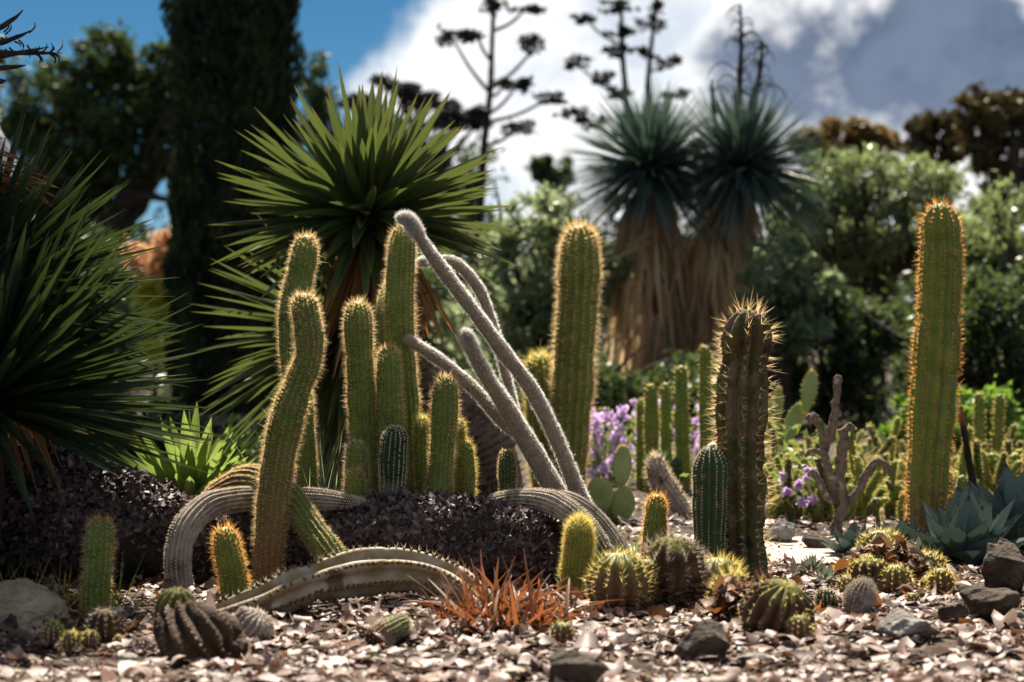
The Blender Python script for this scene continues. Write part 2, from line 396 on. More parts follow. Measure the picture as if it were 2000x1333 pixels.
m_arch = MAT('arching_skin', dots=((.12, .07, .04), 14, 0.63), cols=[(.20, .14, .055), (.29, .22, .13), (.38, .31, .26)], scale=24, rough=.6, bump=.25, bscale=160)
m_barrel = MAT('barrel_skin', [(.10, .115, .012), (.17, .18, .02), (.20, .20, .04)], 30, .5, .2, 200, attr=((.13, .065, .028), 1.06, .55, .7))
m_stump = MAT('stump_skin', [(.022, .011, .005), (.055, .028, .013), (.10, .058, .03)], 25, .8, .7, 130, attr=((.13, .14, .02), .8, 1.0, .3))
m_brown = MAT('withered_skin', [(.04, .02, .010), (.085, .045, .022), (.14, .085, .045)], 25, .85, .5, 150, attr=((.15, .15, .02), .80, 1.0, .5))
m_sp_gold = MAT('spine_golden', [(.75, .52, .26), (.88, .7, .42)], 60, .45, trans=.5, tcol=(1, .74, .38), island=True, attr=((.85, .36, .06), .4, 1.1))
m_sp_or = MAT('spine_orange', [(.75, .38, .1), (.88, .55, .2)], 60, .45, trans=.5, tcol=(1, .55, .16), island=True)
m_sp_pale = MAT('spine_pale', [(.6, .5, .34), (.75, .66, .5)], 60, .5, trans=.45, tcol=(.9, .75, .5), island=True)
m_sp_grey = MAT('spine_grey', [(.35, .27, .2), (.55, .46, .38)], 60, .5, trans=.4, island=True)
m_sp_yel = MAT('spine_yellow', [(.6, .5, .16), (.75, .62, .25)], 60, .5, trans=.5, tcol=(.9, .72, .22), island=True)
m_wool = MAT('white_wool', [(.26, .21, .165), (.38, .32, .26)], 60, .7, trans=.78, tcol=(1, .98, .95), island=True)
m_woolw = MAT('white_tuft', [(.6, .57, .53), (.8, .78, .74)], 60, .7, trans=.5, island=True)
m_wooly = MAT('wool_under', [(.19, .145, .105), (.30, .24, .18)], 60, .9, .6, 250)
m_greytip = MAT('cactus_skin_grey_to_green', [(.12, .085, .065), (.24, .19, .16), (.36, .31, .28), (.16, .14, .08)], 20, .8, .3, 200, attr=((.022, .045, .016), .80, .86, .05))
m_areole = MAT('areole_dark', [(.07, .04, .02), (.14, .08, .04)], 60, .9)
m_areole_p = MAT('areole_pale', [(.5, .42, .33), (.62, .55, .46)], 60, .9)
m_chip = MAT('bark_chip', [(.04, .024, .022), (.105, .066, .06), (.16, .115, .108), (.065, .038, .033), (.24, .19, .185)], 60, .52, .3, 150, island=True, spec=.3)
m_bark_d = MAT('bark_dark', [(.02, .014, .012), (.045, .032, .026)], 14, .9, .8, 50)
m_bark = MAT('bark_brown', [(.06, .042, .03), (.13, .09, .065)], 14, .9, .8, 40, stretch=(1, 1, .3))
m_trunk_s = MAT('leaf_scar_bark', [(.025, .014, .01), (.10, .06, .042), (.19, .13, .10), (.05, .03, .022)], 30, .75, .5, 80, island=True)
m_dry = MAT('dry_leaf_blade', [(.16, .075, .025), (.30, .16, .06), (.38, .24, .11)], 20, .7, trans=.35, tcol=(.55, .28, .09), island=True)
m_skirt = MAT('skirt_straw', [(.34, .22, .11), (.56, .41, .24), (.44, .34, .23), (.66, .52, .33)], 6, .6, trans=.5, tcol=(.80, .60, .34), island=True, attr=((.22, .17, .14), .55, .95, .3))
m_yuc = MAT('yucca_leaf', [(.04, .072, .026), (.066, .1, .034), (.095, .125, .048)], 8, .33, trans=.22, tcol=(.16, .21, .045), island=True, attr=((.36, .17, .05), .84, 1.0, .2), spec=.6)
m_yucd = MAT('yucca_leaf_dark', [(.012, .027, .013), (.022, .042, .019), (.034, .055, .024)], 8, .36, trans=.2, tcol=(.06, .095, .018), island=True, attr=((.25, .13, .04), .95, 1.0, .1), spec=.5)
m_yucb = MAT('yucca_leaf_blue', [(.05, .085, .078), (.08, .12, .112), (.115, .155, .148)], 8, .33, trans=.2, tcol=(.09, .15, .10), island=True, spec=.5)
m_lime = MAT('lime_leaf', [(.10, .17, .03), (.14, .22, .04), (.18, .26, .06)], 6, .4, trans=.5, tcol=(.26, .34, .075), island=True)
m_agave = MAT('blue_agave_leaf', [(.06, .092, .088), (.095, .135, .128), (.13, .17, .16)], 10, .5, trans=.08, tcol=(.08, .13, .09), island=True, attr=((.035, .02, .016), .9, .96))
m_grass = MAT('fine_grass', [(.18, .24, .13), (.27, .31, .17), (.44, .38, .24)], 12, .5, trans=.5, tcol=(.42, .5, .22), island=True)
m_grassd = MAT('dry_grass', [(.2, .12, .03), (.34, .22, .06), (.42, .32, .1)], 12, .6, trans=.4, tcol=(.5, .36, .1), island=True)
m_red = MAT('orange_red_blade', [(.13, .035, .014), (.27, .07, .018), (.24, .13, .05), (.10, .05, .02), (.30, .18, .10), (.12, .11, .03)], 12, .45, trans=.3, tcol=(.42, .13, .04), island=True, attr=[((.075, .06, .016), .42, .0, .2), ((.5, .36, .33), .75, 1.0, .3)])
m_tuft = MAT('green_tuft_blade', [(.07, .12, .03), (.13, .17, .05), (.26, .2, .09)], 12, .45, trans=.4, tcol=(.25, .33, .07), island=True)
m_oak = MAT('oak_leaf', [(.016, .032, .012), (.034, .058, .02), (.06, .085, .028)], 1.0, .55, trans=.3, tcol=(.10, .15, .03), spec=.25)
m_cyp = MAT('cypress_spray', [(.004, .009, .003), (.012, .024, .006), (.03, .052, .012)], 4, .7, trans=.14, tcol=(.04, .06, .012))
m_olive = MAT('olive_leaf', [(.08, .12, .055), (.12, .165, .085), (.16, .20, .12)], 2, .36, trans=.5, tcol=(.40, .48, .24), spec=.6)
m_will = MAT('willow_leaf', [(.05, .075, .032), (.085, .115, .05), (.12, .15, .075)], 1.5, .38, trans=.48, tcol=(.30, .37, .14), spec=.6)
m_darkl = MAT('dark_shrub_leaf', [(.014, .028, .011), (.03, .052, .019), (.05, .075, .028)], 2, .4, trans=.35, tcol=(.11, .16, .04), spec=.5)
m_euc = MAT('gum_leaf', [(.08, .06, .02), (.12, .085, .028), (.16, .11, .035)], 1.5, .5, trans=.35, tcol=(.32, .21, .05))
m_eucd = MAT('gum_leaf_dark', [(.035, .033, .014), (.07, .057, .02), (.11, .08, .028)], 1.5, .5, trans=.25, tcol=(.12, .09, .02))
m_acac = MAT('acacia_leaf', [(.035, .032, .034), (.06, .055, .055)], 2, .6, trans=.2)
m_bright = MAT('bright_shrub_leaf', [(.07, .15, .025), (.11, .2, .035), (.15, .25, .05)], 3, .45, trans=.45, tcol=(.25, .42, .05))
m_pinkl = MAT('pink_shrub_leaf', [(.38, .19, .13), (.48, .27, .16), (.42, .3, .12)], 6, .5, trans=.45, tcol=(.75, .42, .22), island=True)
m_limel = MAT('yellow_shrub_leaf', [(.3, .33, .03), (.42, .42, .05)], 6, .5, trans=.5, tcol=(.7, .72, .08), island=True)
m_purple = MAT('purple_flower', [(.56, .38, .66), (.66, .48, .74), (.74, .6, .8)], 30, .6, trans=.45, tcol=(.78, .55, .88), island=True)
m_stalkleaf = MAT('seed_pod_cluster', [(.022, .026, .024), (.05, .05, .042)], 4, .7, trans=.3)
m_pad = MAT('prickly_pear_pad', [(.19, .24, .08), (.25, .31, .11), (.28, .34, .14)], 14, .5, .1, 80, spec=.4)
m_bare = MAT('bare_branch_bark', [(.06, .04, .028), (.2, .15, .11), (.13, .095, .07), (.36, .29, .22)], 34, .9, 1.0, 60, attr=((.05, .035, .03), .2, .0, .2))
m_stake = MAT('burnt_wood', [(.01, .007, .005), (.03, .016, .008)], 14, .8, .6, 60, attr=((.25, .09, .02), .78, .95, .3))
m_rock = MAT('rock_tan', [(.20, .15, .10), (.33, .255, .18), (.42, .34, .25)], 11, .9, 1.0, 30)
m_rockd = MAT('rock_dark', [(.022, .016, .011), (.055, .04, .028), (.10, .075, .055)], 14, .9, 1.0, 35)
m_rockg = MAT('rock_grey', [(.10, .095, .085), (.2, .18, .16), (.3, .28, .25)], 12, .9, 1.0, 35)
m_paleb = MAT('pale_bark', [(.5, .46, .44), (.7, .68, .66)], 5, .8, .3, 20)
m_succ = MAT('succulent_leaf', [(.13, .17, .10), (.24, .27, .2), (.3, .2, .16)], 30, .5, trans=.15, island=True)
m_far = MAT('far_wood_leaf', [(.018, .03, .016), (.03, .045, .022), (.045, .06, .028)], .5, .6, trans=.2)

# ------------------------------------------------------------------ ground
def ground():
    xs = np.concatenate((-np.geomspace(900, 2.2, 26), np.linspace(-2, 2, 201), np.geomspace(2.2, 900, 26)))
    ys = np.concatenate((-np.geomspace(60, .6, 10), np.linspace(.5, 2.2, 12), np.linspace(2.25, 6.5, 214), np.geomspace(6.8, 1500, 30)))
    X, Y = np.meshgrid(xs, ys); Z = np.zeros_like(X)
    for i in range(X.shape[0]):
        for j in range(X.shape[1]):
            if abs(X[i, j]) < 4 and 0 < Y[i, j] < 9: Z[i, j] = gz(X[i, j], Y[i, j])
    mb = MB(); n, m = X.shape
    i = np.arange(n - 1)[:, None]; j = np.arange(m - 1)[None]
    f = np.stack((i * m + j, i * m + j + 1, (i + 1) * m + j + 1, (i + 1) * m + j), -1).reshape(-1, 4)
    mb.add(np.stack((X, Y, Z), -1), f)
    tag(mb.build('ground', m_soil), None, None, kind='structure')
ground()
# sandy path crossing behind the beds on the right
mb = MB()
px_ = [(.35, 4.55), (.62, 4.42), (.84, 4.4), (1.05, 4.6), (1.2, 4.95), (1.05, 5.1), (.85, 5.0), (.62, 5.0), (.4, 5.15)]
pts = []
for k, (x, y) in enumerate(px_): pts.append((x, y, gz(x, y) + .012))
cx_, cy_ = np.mean(px_, 0)
rings = []
for s_ in np.linspace(1, .05, 14):
    rings.append([(cx_ + (x - cx_) * s_, cy_ + (y - cy_) * s_, gz(cx_ + (x - cx_) * s_, cy_ + (y - cy_) * s_) + .006) for x, y, z in
                  [(a[0] * (1 - q) + b[0] * q, a[1] * (1 - q) + b[1] * q, 0) for a, b in zip(px_, px_[1:] + px_[:1]) for q in (0, .25, .5, .75)]])
rings = np.array(rings); mb.add(rings, grid_faces(rings.shape[0], rings.shape[1]))
tag(mb.build('path', m_path), None, None, kind='structure')

# ------------------------------------------------------------------ leaf litter on the ground
def leaf_sheets(mb, c, yaw, tilt, ln, wd, curl, g, lift=0.0):
    n = len(c)
    u = np.array([-1, -.75, -.35, .1, .5, .85, 1.]); w = np.array([.05, .5, .95, 1, .82, .42, .04])
    x = u[None] * ln[:, None] * .5
    L_ = np.stack((x, w[None] * wd[:, None] * .5, np.zeros_like(x)), -1); M_ = np.stack((x, 0 * x, 0 * x), -1); R_ = L_ * (1, -1, 1)
    lob = 1 + .18 * g.normal(0, 1, (n, 7))
    L_[:, :, 1] *= lob; R_[:, :, 1] *= 1 + .18 * g.normal(0, 1, (n, 7))
    ez = curl[:, None] * wd[:, None] * w[None]**2 * .9
    L_[:, :, 2] += ez; R_[:, :, 2] += ez * g.uniform(.2, 1.2, (n, 1))
    bend = g.normal(0, .25, (n, 1)) * ln[:, None] * u[None]**2
    for q in (L_, M_, R_): q[:, :, 2] += bend
    v = np.stack((L_, M_, R_), 2).reshape(n, 21, 3)
    ct, st = np.cos(tilt)[:, None], np.sin(tilt)[:, None]
    rx = g.uniform(0, 6.28, n)[:, None]
    # tilt about a random horizontal axis
    a = np.stack((np.cos(rx[:, 0]), np.sin(rx[:, 0]), 0 * rx[:, 0]), 1)[:, None]
    cr = np.cross(np.broadcast_to(a, v.shape), v); dt = (v * a).sum(-1, keepdims=True)
    v = v * ct[..., None] + cr * st[..., None] + a * dt * (1 - ct[..., None])
    cy, sy = np.cos(yaw)[:, None], np.sin(yaw)[:, None]
    v = np.stack((v[..., 0] * cy - v[..., 1] * sy, v[..., 0] * sy + v[..., 1] * cy, v[..., 2]), -1)
    low = v[..., 2].min(1)
    v = v + c[:, None]; v[..., 2] += (-low * .75)[:, None] + lift
    b = (np.arange(n) * 21)[:, None, None]; i = np.arange(6)[None, :, None] * 3; j = np.arange(2)[None, None]
    q = b + i + j
    mb.add(v, np.stack((q, q + 1, q + 4, q + 3), -1).reshape(-1, 4))
def litter():
    n = 26000
    d = 2.5 + 3.6 * rng.random(n)**1.25
    x = rng.uniform(-.42, .50, n) * d
    # thinner under the log and among the plants on the left
    keep = rng.random(n) < np.where((d > 4.4), .45, np.where(x < -.35, .6, 1.))
    keep &= ~((x > .55) & (x < 1.1) & (d > 4.38) & (d < 5.1) & (rng.random(n) < .85))
    keep &= np.array([noise.noise(Vector((p_ * 3.2, q_ * 3.2, 9.))) + .5 * noise.noise(Vector((p_ * 8, q_ * 8, 4.))) for p_, q_ in zip(x, d)]) > rng.uniform(-.75, .12, n)   # bare patches
    d, x = d[keep], x[keep]; n = len(d)
    z = np.array([gz(a, b) for a, b in zip(x, d)]) + rng.uniform(0, .012, n)
    ln = np.clip(rng.lognormal(np.log(.029), .45, n), .008, .065)
    mb = MB(); br = MB()
    for px, py, dd, rx, k in ((1300, 1170, 3.72, .15, 620), (1480, 1215, 3.5, .13, 420), (1730, 1140, 4.1, .15, 560), (200, 1240, 3.4, .08, 120), (985, 1250, 3.45, .09, 200), (440, 1200, 3.62, .10, 110), (1455, 1140, 4.05, .1, 160)):
        c = P(px, py, dd); q = rng.normal(0, 1, (k, 2)) * rx * .55
        m = np.stack((c[0] + q[:, 0], c[1] + q[:, 1] * .8, np.maximum(.006, .095 * (1 - (q**2).sum(1) / (rx * rx)) * (rx > .11) * rng.uniform(0, 1, k))), 1)
        l_ = np.clip(rng.lognormal(np.log(.03), .3, k), .012, .055)
        leaf_sheets(br, m, rng.uniform(0, 6.28, k), np.abs(rng.normal(0, .6, k)), l_, l_ * .6, rng.normal(.2, .3, k), rng)
    leaf_sheets(mb, np.stack((x, d, z), 1), rng.uniform(0, 6.28, n), np.abs(rng.normal(0, .20, n)), ln, ln * rng.uniform(.4, .8, n), rng.normal(.08, .16, n), rng)
    k = 9000; dd = 2.5 + 2.6 * rng.random(k); xx = rng.uniform(-.34, .36, k) * dd      # grit and crumbs of leaf
    zz = np.array([gz(p_, q_) for p_, q_ in zip(xx, dd)]) + rng.uniform(0, .014, k); l_ = rng.uniform(.004, .013, k)
    leaf_sheets(br, np.stack((xx, dd, zz), 1), rng.uniform(0, 6.28, k), np.abs(rng.normal(0, .5, k)), l_, l_ * .7, rng.normal(.3, .4, k), rng)
    mb.v += br.v; mb.a += br.a; mb.f += [(f + mb.n, 1) for f, _ in br.f]
    o = mb.build('leaf_litter', [m_litter, m_brownleaf])
    tag(o, 'pale fallen leaves and bark flakes strewn over the soil', 'leaf litter', kind='stuff')
litter()
def big_leaf(px, py, size, mat, label, d=None, lift=0.004, tilt=.5):
    d = d or DG(py); c = P(px, py, d); c[2] = gz(c[0], c[1]) + lift if lift < .05 else c[2]
    mb = MB(); s = np.array([size])
    leaf_sheets(mb, c[None], rng.uniform(0, 6.28, 1), np.array([tilt]), s, s * .62, np.array([.35]), rng)
    o = mb.build('fallen_leaf', mat, loc=c); tag(o, label, 'fallen leaf', 'large fallen leaves')
for a in [(868, 1232, .05, m_orange, 'orange oak leaf standing on edge left of the orange grass', 3.42),
          (915, 1240, .045, m_litter, 'curled pale brown leaf at the left foot of the orange grass', 3.38),
          (1018, 1258, .055, m_litter, 'large tan leaf leaning at the foot of the orange grass', 3.3),
          (1120, 1178, .05, m_orange, 'bright orange leaf lying right of the orange grass', 3.8),
          (1150, 1188, .045, m_orange, 'orange leaf beside the spiny barrel nearest the orange grass', 3.74),
          (1600, 1190, .05, m_orange, 'brown leaf below the small dark round cactus', 3.6),
          (1712, 1205, .055, m_orange, 'folded brown leaf right of the tilted white spined cactus', 3.62),
          (1770, 1170, .045, m_orange, 'rust brown leaf under the barrels beside the blue agave', 3.8),
          (1890, 1240, .05, m_orange, 'orange brown leaf in front of the dark boulder on the right', 3.4),
          (1445, 1125, .05, m_orange, 'brown leaf against the foot of the tall thick spined column', 4.1),
          (310, 1192, .04, m_orange, 'brown leaf behind the withered stump', 3.75),
          (640, 1185, .05, m_litter, 'pale leaf lying under the arching stem', 3.72),
          (830, 1195, .05, m_litter, 'pale leaf in the shade under the right half of the arching stem', 3.65),
          (40, 1265, .06, m_litter, 'large pale leaf lying in front of the tan boulder', 3.25),
          (1080, 1017, .035, m_litter, 'round tan leaf caught on the right end of the fallen trunk', 4.08)]:
    px, py, sz, mt, lb, d = a
    big_leaf(px, py, sz, mt, lb, d, lift=.1 if py < 1100 else .006, tilt=.9)

# ------------------------------------------------------------------ trees and shrubs at the back
def tree(name, label, cat, d, blobs, n, leaf, mat, base_px=None, r0=.1, bark=None, group=None, aspect=.5, clump=.16, clumps=16, hang=0., shell=.5, depth=1., seed=1, split=.45, extra=None):
    cx = base_px if base_px is not None else np.mean([b[0] for b in blobs])
    base = np.array(((cx - CX) / F * d, d, 0.))
    t = thing(name, label, cat, base, group)
    mb = MB(); g = np.random.default_rng(seed); crown(mb, blobs, d, n, leaf, aspect, clump, clumps, hang, shell, depth, g)
    mb.build('crown', mat, t, smooth=False)
    mt = MB(); limbs(mt, base, r0, blobs, d, split, seed=seed)
    if extra:
        for e in extra: tube(mt, [P(q[0], q[1], d) for q in e[0]], e[1], M=7, seed=seed)
    mt.build('trunk', bark or m_bark_d, t)
    return t
BT = 'trees at the back of the garden'
tree('oak_tree', 'dark broad oak at the left with sky showing through its crown', 'tree', 24,
     [(95, 235, 85, 90), (190, 150, 75, 75), (240, 215, 100, 80), (55, 330, 100, 90), (150, 330, 110, 55), (300, 280, 55, 70), (325, 115, 40, 35), (330, 190, 50, 60), (110, 420, 120, 50), (20, 450, 90, 70)],
     30000, .115, m_oak, 150, .3, group=BT, clump=.2, clumps=15, seed=3, split=.6,
     extra=[([(130, 560), (190, 440), (260, 385), (330, 390)], [.17, .14, .1, .05]), ([(150, 700), (140, 560), (120, 420)], [.28, .22, .14])])
tree('oak_tree', 'dark oak showing on both sides of the cypress behind the tall spiky yucca', 'tree', 26,
     [(610, 145, 32, 40), (615, 230, 45, 60), (600, 330, 50, 80), (680, 330, 70, 90), (790, 330, 90, 80), (890, 340, 60, 70), (420, 330, 70, 90), (880, 440, 70, 70)],
     11000, .125, m_oak, 620, .2, group=BT, clump=.22, clumps=13, seed=4)
# cypress
def cypress():
    d = 14.0; base = np.array(((455 - CX) / F * d, d, 0.))
    t = thing('cypress_tree', 'tall dark Italian cypress rising out of the top of the picture', 'tree', base, BT)
    g = np.random.default_rng(9); n = 160000
    z = 20 * g.uniform(.005, 1, n)**1.5; R = np.interp(z, [0, .5, 1.5, 2.6, 4, 8, 16, 18, 20], [.46, .51, .51, .48, .50, .52, .46, .3, .03])
    th = g.uniform(0, 2 * np.pi, n)
    lob = 1 + .10 * np.sin(th * 5 + 1.3 * np.sin(z * 1.1)) + .08 * np.sin(th * 9 + z * 1.7) + .07 * np.sin(z * 9 + th * 3)
    r = R * lob * g.uniform(.55, 1.04, n)**.5
    c = base + np.stack((r * np.cos(th), r * np.sin(th), z), 1)
    X = nrm(np.stack((np.cos(th) * .25, np.sin(th) * .25, np.ones(n)), 1) + g.normal(0, .28, (n, 3)))
    Y = nrm(np.cross(X, rdir(n, g))); s = g.uniform(.05, .13, n)[:, None]
    mb = MB(); add_quads(mb, c, X * s * .5, Y * s * .16, 0, 0 * z)
    mb.build('crown', m_cyp, t, smooth=False)
    mt = MB(); tube(mt, [base - (0, 0, .1), base + (0, 0, 8), base + (0, 0, 19)], [.24, .18, .03], seed=2); mt.build('trunk', m_bark, t)
cypress()
tree('acacia_tree', 'distant flat topped acacia with a thin arching grey canopy', 'tree', 24,
     [(760, 160, 32, 10), (800, 178, 45, 13), (850, 205, 45, 15), (900, 225, 42, 14), (935, 240, 30, 10), (700, 200, 40, 14), (870, 245, 50, 14)],
     6000, .09, m_acac, 890, .1, group=BT, clump=.22, clumps=14, seed=5, split=.75)
tree('distant_gum_tree', 'small round topped tree far off in the gap of white sky', 'tree', 45,
     [(1065, 330, 20, 22), (1098, 335, 24, 26), (1085, 355, 30, 12)], 3500, .2, m_oak, 1085, .12, group=BT, clump=.25, clumps=8, seed=6)
tree('gum_tree', 'brown topped gum tree directly behind the pair of shaggy yuccas', 'tree', 25,
     [(1590, 275, 40, 30), (1655, 262, 48, 30), (1720, 290, 42, 36), (1625, 300, 60, 40)], 6000, .12, m_euc, 1650, .18, group=BT, clump=.2, seed=7)
tree('gum_tree', 'dark small gum crown between the brown topped gum and the tall gum', 'tree', 22,
     [(1800, 262, 32, 32), (1845, 262, 42, 40), (1825, 300, 55, 22)], 4500, .10, m_eucd, 1830, .13, group=BT, clump=.2, seed=8, split=.8)
tree('gum_tree', 'tall dark gum tree at the right edge against blue sky', 'tree', 20,
     [(1905, 215, 48, 38), (1975, 215, 50, 40), (1930, 275, 50, 40), (1945, 330, 45, 40), (1990, 370, 45, 40), (2050, 260, 60, 70), (1950, 390, 45, 30)], 10000, .095, m_eucd, 1965, .2, group=BT, clump=.2, seed=10, split=.8)
tree('willow_tree', 'big grey green willowy tree right of the shaggy yuccas', 'tree', 14,
     [(1610, 370, 80, 75), (1690, 345, 90, 60), (1775, 370, 95, 70), (1660, 460, 110, 90), (1560, 430, 60, 90), (1760, 470, 100, 90), (1860, 430, 80, 80)],
     19000, .07, m_will, 1690, .16, group=BT, clump=.17, clumps=20, aspect=.32, hang=.7, seed=12)
tree('willow_tree', 'grey green willowy tree behind the tallest cactus on the right', 'tree', 13,
     [(1900, 480, 90, 80), (1980, 450, 80, 90), (1950, 560, 110, 90), (2060, 540, 90, 130)],
     10000, .07, m_will, 1960, .14, group=BT, clump=.17, clumps=18, aspect=.35, hang=.5, seed=13)
SH = 'shrubs at the back of the garden'
tree('leafy_shrub', 'pale olive green shrub in sun left of the shaggy yuccas', 'shrub', 12,
     [(1060, 430, 75, 50), (1000, 520, 75, 80), (1090, 520, 85, 80), (1040, 620, 100, 80), (1130, 640, 80, 80), (950, 640, 80, 80), (1160, 540, 60, 90)],
     13000, .06, m_olive, 1050, .08, group=SH, clump=.18, clumps=18, seed=14)
tree('leafy_shrub', 'glossy green shrub right behind the shaggy yucca trunks', 'shrub', 11,
     [(1520, 520, 60, 60), (1570, 560, 60, 60), (1500, 610, 60, 60), (1550, 640, 70, 50)],
     6500, .055, m_olive, 1530, .07, group=SH, clump=.18, clumps=16, seed=15)
tree('leafy_shrub', 'dark dense shrub behind the thick brown cactus', 'shrub', 11.5,
     [(1600, 690, 110, 100), (1500, 750, 90, 90), (1680, 620, 90, 80), (1720, 740, 110, 110), (1600, 800, 140, 80)],
     13000, .06, m_darkl, 1610, .08, group=SH, clump=.2, clumps=16, seed=16)
tree('leafy_shrub', 'dark dense shrub at the right edge below the willowy tree', 'shrub', 10.5,
     [(1840, 640, 100, 100), (1940, 680, 100, 100), (2020, 640, 100, 130), (1860, 760, 110, 80), (1980, 790, 110, 80)],
     13000, .055, m_darkl, 1920, .08, group=SH, clump=.2, clumps=16, seed=17)
tree('leafy_shrub', 'dark shrub under the oak at the left', 'shrub', 19,
     [(170, 560, 120, 90), (60, 600, 110, 120), (280, 600, 50, 110), (140, 720, 160, 110), (290, 740, 70, 90), (20, 760, 120, 120)],
     12000, .08, m_darkl, 150, .1, group=SH, clump=.22, clumps=14, seed=18)
tree('leafy_shrub', 'dark shrub behind the cypress and the tall spiky yucca', 'shrub', 16,
     [(500, 600, 130, 130), (640, 560, 100, 130), (760, 560, 110, 120), (860, 620, 100, 120), (560, 760, 160, 90), (780, 760, 140, 80), (400, 760, 100, 90)],
     14000, .08, m_darkl, 620, .1, group=SH, clump=.22, clumps=14, seed=19)
tree('leafy_shrub', 'dark low shrub behind the purple flowers', 'shrub', 10,
     [(960, 780, 110, 60), (1080, 760, 110, 60), (1220, 760, 120, 70), (1360, 770, 110, 70)],
     11000, .05, m_darkl, 1150, .06, group=SH, clump=.2, clumps=14, seed=20)
tree('flowering_shrub', 'pink and apricot leaved shrub at the left edge of the cypress', 'shrub', 15.2,
     [(285, 520, 38, 38), (255, 490, 25, 20), (300, 560, 30, 30), (320, 500, 18, 40)], 1500, .07, m_pinkl, 300, .02, group=SH, clump=.36, clumps=9, seed=21)
tree('flowering_shrub', 'lime yellow leaved shrub below the pink leaved one', 'shrub', 15,
     [(290, 575, 20, 20), (305, 620, 22, 30), (312, 680, 28, 20), (322, 575, 12, 24)], 2400, .065, m_limel, 310, .02, group=SH, clump=.24, clumps=9, seed=22)
tree('leafy_shrub', 'bright green low shrub behind the small columns at the right edge', 'shrub', 8,
     [(1785, 820, 40, 45), (1860, 860, 60, 50), (1930, 830, 60, 60), (1990, 840, 50, 70), (1740, 870, 40, 30)], 7000, .04, m_bright, 1880, .03, group=SH, clump=.2, clumps=14, seed=23)
tree('leafy_shrub', 'added dark low shrub hiding bare soil between the left yucca and the cypress foot', 'shrub', 7.4,
     [(40, 850, 110, 60), (180, 850, 100, 55), (310, 840, 80, 45), (420, 850, 80, 45), (510, 850, 70, 50)], 9000, .04, m_darkl, 250, .03, group=SH, clump=.22, clumps=14, seed=25)  # added so the strip of pale bare soil here turns dark
# pale trunk glimpsed through the left yucca
d = 9.0; bb = P(85, 0, d); bb[2] = 0
t = thing('pale_barked_tree', 'slanting white barked trunk glimpsed through the left yucca', 'tree', bb, BT)
mb = MB(); tube(mb, [bb - (0, 0, .1), P(72, 560, d), P(45, 430, d), P(15, 330, d), P(-60, 150, d)], [.075, .065, .055, .05, .03], seed=3, wob=.12); mb.build('trunk', m_paleb, t)
mb = MB(); crown(mb, [(-60, 130, 60, 60), (-110, 200, 80, 90), (-150, 80, 90, 80)], d, 4000, .07, clump=.2); mb.build('crown', m_oak, t, smooth=False)
# wood closing the horizon
mb = MB(); g = np.random.default_rng(30); bl = []
for x in np.linspace(-500, 2500, 44): bl.append((x, 560 + g.normal(0, 18), 70, 120, g.uniform(-4, 4)))
crown(mb, bl, 34, 60000, .22, clump=.25, clumps=12, g=g)
tag(mb.build('distant_wood', m_far, smooth=False), 'dark wood closing the horizon behind the garden', 'wood', kind='stuff')

# ------------------------------------------------------------------ century plant flower stalks
def stalk(label, d, line, r, pads, seed, base_px=None):
    base = P(base_px or line[-1][0], 0, d); base[2] = 0
    t = thing('century_plant', label, 'flower stalk', base, 'tall century plant flower stalks')
    pts = [P(x, y, d) for x, y in line] + [base]
    mb = MB(); tube(mb, pts, np.linspace(r * .35, r, len(pts)), M=8, seed=seed)
    g = np.random.default_rng(seed)
    for (px, py, rx, ry, ax, ay) in pads:
        dy = g.uniform(-.35, .35)
        c = P(px, py, d + dy); a = P(ax, ay, d)
        md = (a + c) / 2 + np.array((0, 0, -.04))
        tube(mb, [a, md, c], [r * .42, r * .34, r * .25], M=5, seed=seed, cap=False)
        mp = MB(); k = 150; R = np.array((rx, (rx + ry) * .6, ry)) / F * d
        cd = rdir(7, g) * g.uniform(.4, 1, (7, 1)); cc = c + (cd[g.integers(0, 7, k)] + g.normal(0, .22, (k, 3))) * R
        X = rdir(k, g); X[:, 2] *= .6; X = nrm(X); Y = nrm(np.cross(X, rdir(k, g)))
        s = .04 * g.uniform(.5, 1.4, (k, 1)); add_quads(mp, cc, X * s, Y * s * .6); mp.build('seed_cluster', m_stalkleaf, t, smooth=False)
    mb.build('stem', m_bark_d, t)
    # leaf rosette at its foot
    ml = MB(); dd = sphere_dirs(40, (0, 0, 1), 10, 85); blades(ml, np.tile(base + (0, 0, .1), (40, 1)), dd, 1.1, .13, .1, AGV, .3); ml.build('leaf_rosette', m_agave, t)
stalk('tall century plant stalk with flat seed pads left of the shaggy yuccas', 18, [(968, -40), (962, 60), (958, 170), (948, 260), (942, 330), (936, 480)], .055,
      [(885, 78, 40, 16, 955, 180), (930, 66, 30, 10, 960, 120), (955, 10, 34, 16, 968, 30), (1030, 14, 34, 12, 968, 60), (1048, 90, 30, 20, 958, 175), (1010, 168, 24, 14, 952, 225), (985, 165, 22, 8, 955, 190), (1075, 192, 30, 9, 950, 240), (1010, 252, 48, 16, 945, 285), (940, 215, 14, 12, 952, 230)], 41)
stalk('century plant stalk behind the left shaggy yucca with pads reaching left', 20, [(1210, -40), (1214, 40), (1216, 110), (1222, 190), (1225, 320)], .05,
      [(1140, 36, 26, 10, 1216, 90), (1205, 14, 32, 12, 1212, 20), (1210, 66, 30, 12, 1215, 80), (1206, 100, 30, 9, 1216, 115), (1125, 124, 30, 12, 1218, 190), (1180, 152, 36, 14, 1220, 200), (1120, 222, 40, 14, 1224, 270), (1155, 240, 30, 16, 1224, 270), (1210, 182, 24, 10, 1221, 195)], 42)
